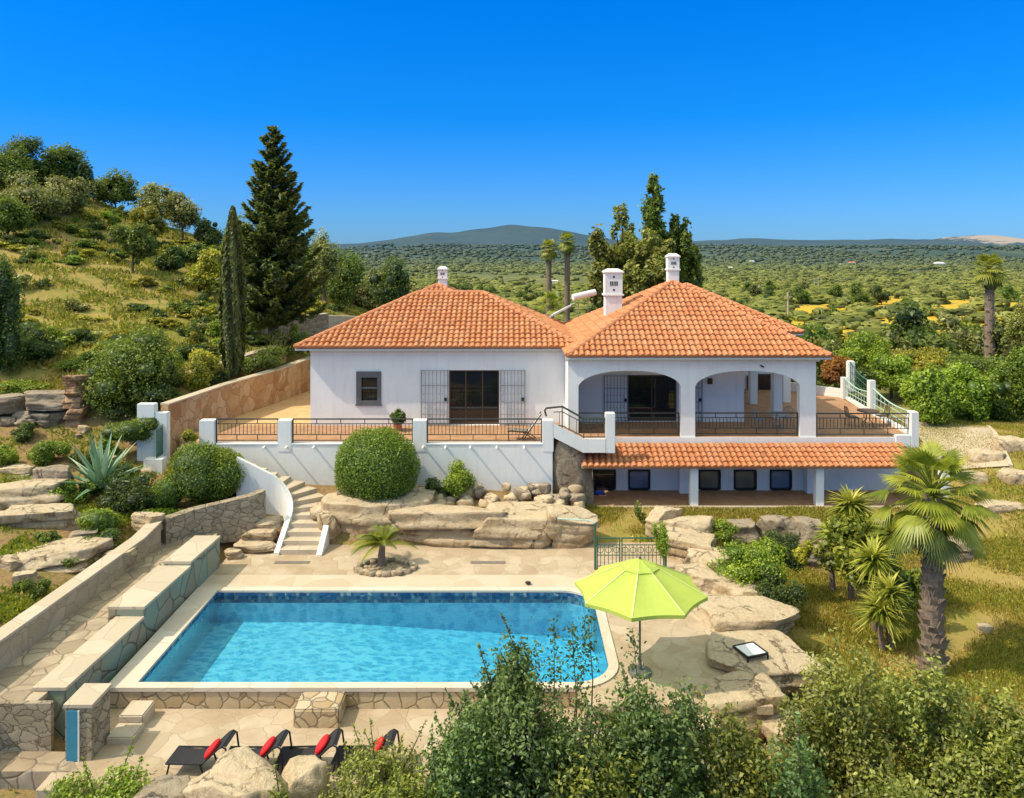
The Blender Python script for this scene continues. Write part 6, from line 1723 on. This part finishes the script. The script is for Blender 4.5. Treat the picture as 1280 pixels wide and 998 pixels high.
def canopy(mb, R, z0, z1, r_in, n=8, sub=6, rings=6, sag=.06):
    V = []; rot = PI/8+.12
    for j in range(rings+1):
        t = j/rings; r = r_in+(R-r_in)*t; z = z1+(z0-z1)*t - .05*math.sin(PI*t)*0
        for i in range(n):
            for k in range(sub):
                s = k/sub; a0 = rot+2*PI*i/n; a1 = rot+2*PI*(i+1)/n
                p0 = Vector((math.cos(a0),math.sin(a0))); p1 = Vector((math.cos(a1),math.sin(a1)))
                p = p0.lerp(p1,s)*r*(1-.05*t*math.sin(PI*s)*(1 if t > .8 else .4)); zz = z - sag*math.sin(PI*s)*math.sin(PI*min(1,t*.9+.1))*.9
                V.append((ux+p.x,uy+p.y,zz))
    m = n*sub
    mb.add(V, [(j*m+i,(j+1)*m+i,(j+1)*m+(i+1)%m,j*m+(i+1)%m) for j in range(rings) for i in range(m)])
    # short hem
    b = len(mb.v)-m
    hem = [(x,y,z-.09) for x,y,z in mb.v[b:]]; n0 = len(mb.v); mb.v += hem; mb.a += [.5]*m
    mb.f += [(b+i,n0+i,n0+(i+1)%m,b+(i+1)%m) for i in range(m)]
    return mb
canopy(MB(), RR, RZ, TOPZ, .34).build('canopy', M['lime'], um)
canopy(MB(), .52, TOPZ-.06, TOPZ+.15, .02, rings=3, sag=.012).build('vent_cap', M['lime'], um)
MB().tube([(ux,uy,.05),(ux,uy,TOPZ+.1)], .028, 12).build('pole', M['frame'], um)
MB().lathe([(.02,.13),(.045,.16),(.03,.2),(.0,.22)], (ux,uy,TOPZ), 12).build('finial', M['frame'], um)
for i in range(8):
    a = PI/8+.12+2*PI*i/8; c, s = math.cos(a), math.sin(a)
    MB().bar((ux+.05*c,uy+.05*s,TOPZ-.03),(ux+RR*.985*c,uy+RR*.985*s,RZ-.02),.022).build('rib', M['frame'], um)
for i in range(8):
    a = PI/8+.12+2*PI*i/8; c, s = math.cos(a), math.sin(a)
    MB().bar((ux+.36*c,uy+.36*s,TOPZ+.004),(ux+RR*.995*c,uy+RR*.995*s,RZ+.006),.035,.006).build('seam', M['seam'], um)
MB().lathe([(.30,0),(.32,.03),(.30,.07),(.06,.10),(.045,.35)], (ux,uy,.003), 20).build('base', M['frame'], um)

# ---------------------------------------------------------------- sun loungers
def lounger(loc, rz, label):
    e = empty('sun_lounger', loc, label, 'sun lounger', 'black sun loungers with red cushions', rz); w_ = .31
    mb = MB()
    for s in (-1,1):
        mb.tube([(.82,s*w_,.28),(.0,s*w_,.30),(-.38,s*w_,.66),(-.46,s*w_,.70),(-.54,s*w_,.66),(-.58,s*w_,.35),(-.57,s*w_,.02)], .022, 7)
        mb.tube([(.74,s*w_,.28),(.80,s*w_,.02)], .022, 7); mb.tube([(.05,s*w_,.30),(-.05,s*w_,.02)], .022, 7)
    for x, z in ((.82,.28),(-.46,.70),(-.57,.04),(.0,.28)): mb.tube([(x,-w_,z),(x,w_,z)], .02, 7)
    mb.build('frame', M['black'], e, world=False)
    def sheet(pts):
        m2 = MB(); n = len(pts)
        for i in range(n-1):
            (x0,z0),(x1,z1) = pts[i],pts[i+1]; k = .02
            m2.add([(x0,-w_+k,z0),(x1,-w_+k,z1),(x1,w_-k,z1),(x0,w_-k,z0)],[(0,1,2,3)])
        return m2
    sheet([(.81,.295),(.6,.275),(.3,.27),(.02,.305)]).build('seat', M['sling'], e, world=False)
    sheet([(.0,.315),(-.2,.49),(-.38,.675),(-.46,.715),(-.54,.675)]).build('backrest', M['sling'], e, world=False)
    b = bmesh.new(); bmesh.ops.create_uvsphere(b, u_segments=18, v_segments=10, radius=1)
    for v in b.verts:
        x,y,z = v.co; q = (abs(x)**2.6+abs(y)**2.6)**(1/2.6); 
        v.co = Vector((math.copysign(abs(x)**.75,x)*.20, math.copysign(abs(y)**.75,y)*.24, z*.085))
    me = bpy.data.meshes.new('cushion'); b.to_mesh(me); b.free(); me.polygons.foreach_set('use_smooth',[True]*len(me.polygons)); me.materials.append(M['red'])
    return e, me
ang = PI-.06
L0, cme = lounger((-6.85,18.02,-.5), ang, 'leftmost black sun lounger, its flat seat showing beside the big boulder')
spots = [(263,'x'),(329,'second black sun lounger from the left, behind the big boulder'),(395,'third black sun lounger from the left, behind the yellow green shrub'),(464,'rightmost black sun lounger of the row, partly behind shrubs')]
Ls = [L0]
for px, lab in spots[1:]:
    o = copy_tree(L0); o['label'] = lab; o.location = (-6.85+(px-263)*.0183, 18.02+.01*(px%7), -.5); o.rotation_euler.z = ang+rad((px%9)-4); Ls.append(o)
for i, (o, lab) in enumerate(zip(Ls, ('red cushion on the leftmost lounger','red cushion on the second lounger from the left','faded red patterned cushion on the third lounger','red cushion on the rightmost lounger'))):
    R3 = Matrix.Rotation(o.rotation_euler.z,3,'Z'); q = R3 @ Vector((-.15,(.1,.02,-.02,.05)[i],.52))
    c = put('cushion', cme, Vector(o.location)+q, lab, 'cushion', 'red cushions on the loungers'); c.rotation_euler = (0, rad(50), o.rotation_euler.z)
# towel-like dark cloth and ball at the left edge of the path
b_ = P(4,855,19.6); 
# ---------------------------------------------------------------- gate by the pool
gt = empty('pool_gate', (2.9,28,0), 'green metal gate and fence panel between the pool deck and the rock chain', 'gate')
gy = 28.0; x0, x1, x2 = X_(744,gy), X_(776,gy), X_(832,gy)
for x, z in ((x0,1.62),(x2,1.15)): MB().bar((x,gy,-.1),(x,gy,z),.07).build('post', M['greenrail'], gt)
MB().tube([(x0,gy,1.62),(x0-.2,gy+.1,1.68),(x0-1.3,gy+.35,1.66)], .025, 6).build('handrail', M['palegreen'], gt)
for a, c_ in ((x0+.05,x1-.02),(x1+.02,x2-.05)):
    mb = MB()
    for z in (1.1,.86,.5,.12): mb.bar((a,gy,z),(c_,gy,z),.04 if z > 1 else .025)
    for x in (a+.02,c_-.02): mb.bar((x,gy,.02),(x,gy,1.08),.04)
    k = int((c_-a)/.13)
    for i in range(1,k): mb.bar((a+(c_-a)*i/k,gy,.13),(a+(c_-a)*i/k,gy,.86),.02)
    for i in range(0,k-1,2):
        xm = a+(c_-a)*(i+1)/k; mb.tube([(xm+.1*math.cos(t),gy,.68+.1*math.sin(t)) for t in np.linspace(0,2*PI,13)], .012, 5, cap=False)
    mb.build('panel', M['greenrail'], gt)
# skimmer grates in the deck
for px, lab in ((365,'left long grey drain grate in the deck behind the pool'),(610,'right long grey drain grate in the deck behind the pool')):
    p = G(px,703.5,0); mb = MB().box(p.x-.62,p.x+.62,p.y-.10,p.y+.10,.003,.02)
    for i in range(24): mb.box(p.x-.58+i*.05,p.x-.56+i*.05,p.y-.08,p.y+.08,.021,.026)
    o = mb.build('drain_grate', M['greywood'], None, origin=(p.x,p.y,0)); tag(o, lab, 'drain grate')
p = G(660,731,0); o = MB().lathe([(.09,0),(.1,.03),(.05,.05)], (p.x,p.y,.05), 10).build('skimmer_lid', M['black'], None, origin=(p.x,p.y,.05)); tag(o, 'small dark skimmer lid on the rear pool rim', 'lid')
# white framed panel lying on the flat boulder
tb = P(938,827,21.7); fp = empty('framed_panel', tb, 'white square panel in a dark metal frame on the flat boulder', 'panel', rz=.35)
mb = MB().box(-.29,.29,-.29,.29,.30,.325); o = mb.build('top', M['white'], fp, world=False)
mb = MB()
q = [(-.32,-.32),(.32,-.32),(.32,.32),(-.32,.32)]
for i in range(4):
    a, b2 = q[i], q[(i+1)%4]; mb.bar((*a,.31),(*b2,.31),.05)
    mb.bar((*a,.29),(a[0],a[1],-.12),.035)
mb.build('frame', M['black'], fp, world=False)
# deck chair on the terrace, pot, patio sets
dc = empty('deck_chair', (.55,34.75,TZ), 'wooden reclining deck chair on the terrace near the side stairs', 'deck chair')
mb = MB(); cx, cy, z = .55, 34.75, TZ
for s in (-.27,.27):
    mb.bar((cx-.75,cy+s,z+.42),(cx+.15,cy+s,z+.36),.045); mb.bar((cx+.15,cy+s,z+.36),(cx+.72,cy+s,z+1.15),.045)
    mb.bar((cx-.70,cy+s,z+.42),(cx-.70,cy+s,z),.045); mb.bar((cx+.5,cy+s,z),(cx-.1,cy+s,z+.38),.04); mb.bar((cx-.1,cy+s,z),(cx+.3,cy+s,z+.55),.04)
mb.build('frame', M['wood'], dc)
mb = MB()
for i in range(9): x = cx-.72+i*.095; mb.box(x,x+.075,cy-.26,cy+.26,z+.44-.006*i,z+.462-.006*i)
mb.build('seat', M['greywood'], dc)
mb = MB()
for i in range(9):
    t = i/9; a = Vector((cx+.18+.52*t,cy,z+.40+.74*t)); mb.bar(a+Vector((0,-.25,0)),a+Vector((0,.25,0)),.06,.02)
mb.build('backrest', M['curtain'], dc)
pp = empty('potted_plant', P(497,540,36.4), 'dark leafy plant in a clay pot by the terrace door', 'potted plant'); pp.location.z = TZ
MB().lathe([(.14,0),(.20,.30),(.22,.32),(.18,.32)], tuple(pp.location), 16).build('pot', M['clay'], pp)
me = bush_mesh('leaves', .40,.40,.38, 8, 900, .13, 1200, 'leaf_dark', core=.3); put('leaves', me, (0,0,.28), parent=pp)
def patio_table(x, y, z, label, mat='gatemetal'):
    e = empty('patio_table', (x,y,z), label, 'table')
    MB().lathe([(.02,.70),(.48,.70),(.50,.72),(.48,.74),(.0,.74)], (x,y,z), 22).build('table_top', M[mat], e)
    for i in range(4):
        a = i*PI/2+.5; MB().tube([(x+.12*math.cos(a),y+.12*math.sin(a),z+.70),(x+.10*math.cos(a),y+.10*math.sin(a),z+.35),(x+.36*math.cos(a),y+.36*math.sin(a),z)], .018, 6).build('leg', M[mat], e)
def patio_chair(x, y, z, rz, label, mat='gatemetal'):
    e = empty('patio_chair', (x,y,z), label, 'chair', None, rz)
    MB().box(-.22,.22,-.22,.22,.43,.46).build('seat', M[mat], e, world=False, bevel=.01)
    mb = MB(); mb.tube([(-.2,.21,.46),(-.22,.28,.80),(-.12,.30,.92),(.12,.30,.92),(.22,.28,.80),(.2,.21,.46)], .016, 6)
    for i in range(5): mb.bar((-.14+.07*i,.225,.46),(-.12+.06*i,.295,.90),.014)
    mb.build('backrest', M[mat], e, world=False)
    for sx in (-1,1):
        for sy in (-1,1): MB().tube([(.19*sx,.19*sy,.43),(.22*sx,.23*sy,0)], .015, 6).build('leg', M[mat], e, world=False)
t1 = P(972,535,36.9); patio_table(t1.x,t1.y,FZ,'small round patio table inside the right arch')
patio_chair(t1.x-.8,t1.y+.1,FZ,1.5,'metal patio chair left of the table inside the right arch'); patio_chair(t1.x+.55,t1.y+.5,FZ,-.8,'metal patio chair right of the table inside the right arch')
t2 = P(1085,530,37.6); patio_table(t2.x,t2.y,FZ,'small round patio table on the open right terrace','wood')
patio_chair(t2.x-.75,t2.y,FZ,1.6,'wooden patio chair left of the table on the open right terrace','wood'); patio_chair(t2.x+.75,t2.y+.2,FZ,-1.5,'wooden patio chair right of the table on the open right terrace','wood')
# blue cloth by the porch, stone on the lawn, red thing, ball
p = G(748,618,LZ); o = MB().box(p.x-.28,p.x+.28,p.y-.15,p.y+.15,LZ+.002,LZ+.14).build('blue_crate', M['bluecloth'], None, bevel=.03, origin=(p.x,p.y,LZ)); tag(o, 'small dark blue crate on the porch floor under the first window', 'crate')
p = ray(1232,792,17); B('small pale stone block lying on the lawn right of the palm trunk', p.x,p.y,p.z+.08,.5,.35,.28, 190, 'rock', name='lawn_stone', boxy=.6, cuts=3)
p = P(5,856,19.3); o = put('beach_ball', None, (0,0,0)) if False else None
# ---------------------------------------------------------------- sky, sun, camera
w = bpy.data.worlds.new('World'); scene.world = w; w.use_nodes = True
nt = w.node_tree; nt.nodes.clear()
sky = nt.nodes.new('ShaderNodeTexSky'); sky.sky_type = 'NISHITA'; sky.sun_disc = False
SD = Vector((-.82,-.20,1.0)).normalized()               # towards the sun
sky.sun_elevation = math.asin(SD.z); sky.sun_rotation = math.atan2(SD.x, SD.y)
sky.altitude = 400; sky.air_density = 1.0; sky.dust_density = .25; sky.ozone_density = 4.0
bg = nt.nodes.new('ShaderNodeBackground'); bg.inputs['Strength'].default_value = .15
wo_ = nt.nodes.new('ShaderNodeOutputWorld')
tc = nt.nodes.new('ShaderNodeTexCoord'); sx_ = nt.nodes.new('ShaderNodeSeparateXYZ'); nt.links.new(tc.outputs['Generated'], sx_.inputs[0])
rp = nt.nodes.new('ShaderNodeValToRGB'); el = rp.color_ramp.elements            # low sky tinted deeper blue; upper stops boosted warm as added fill light
for i, (p, c) in enumerate([(0,(.17,.36,.70)),(.06,(.13,.37,.75)),(.16,(.022,.39,.84)),(.30,(.0,.44,1.0)),(.50,(3.9,2.8,1.45)),(1,(6.1,3.7,1.5))]):
    e_ = el[i] if i < 2 else el.new(p)
    e_.position = p; e_.color = (*[q/7 for q in c],1)
gain = nt.nodes.new('ShaderNodeVectorMath'); gain.operation = 'SCALE'; gain.inputs['Scale'].default_value = 1.35*7
mul = nt.nodes.new('ShaderNodeVectorMath'); mul.operation = 'MULTIPLY'
nt.links.new(sx_.outputs['Z'], rp.inputs['Fac']); nt.links.new(sky.outputs[0], mul.inputs[0]); nt.links.new(rp.outputs[0], mul.inputs[1])
nt.links.new(mul.outputs[0], gain.inputs[0]); nt.links.new(gain.outputs[0], bg.inputs['Color']); nt.links.new(bg.outputs[0], wo_.inputs['Surface'])
sl = bpy.data.lights.new('sun', 'SUN'); sl.energy = 4.1; sl.angle = rad(.6); sl.color = (1.0,.90,.74)
so = bpy.data.objects.new('sun', sl); COL.objects.link(so); so.rotation_euler = (-SD).to_track_quat('-Z','Y').to_euler(); so.location = (-30,-10,40)
cam = bpy.data.cameras.new('camera'); co = bpy.data.objects.new('camera', cam); COL.objects.link(co)
co.location = (0,0,CZ); co.rotation_euler = (PI/2,0,0)
cam.sensor_fit = 'HORIZONTAL'; cam.sensor_width = 36; cam.lens = 36*F/1280; cam.shift_y = -(499-HZ)/1280
cam.clip_start = .1; cam.clip_end = 30000
scene.camera = co
scene.render.engine = 'CYCLES'
scene.view_settings.view_transform = 'Standard'; scene.view_settings.look = 'None'; scene.view_settings.exposure = 0
scene.render.resolution_x = 1024; scene.render.resolution_y = 798
cy = scene.cycles
cy.max_bounces = 8; cy.diffuse_bounces = 4; cy.transparent_max_bounces = 16; cy.use_denoising = True
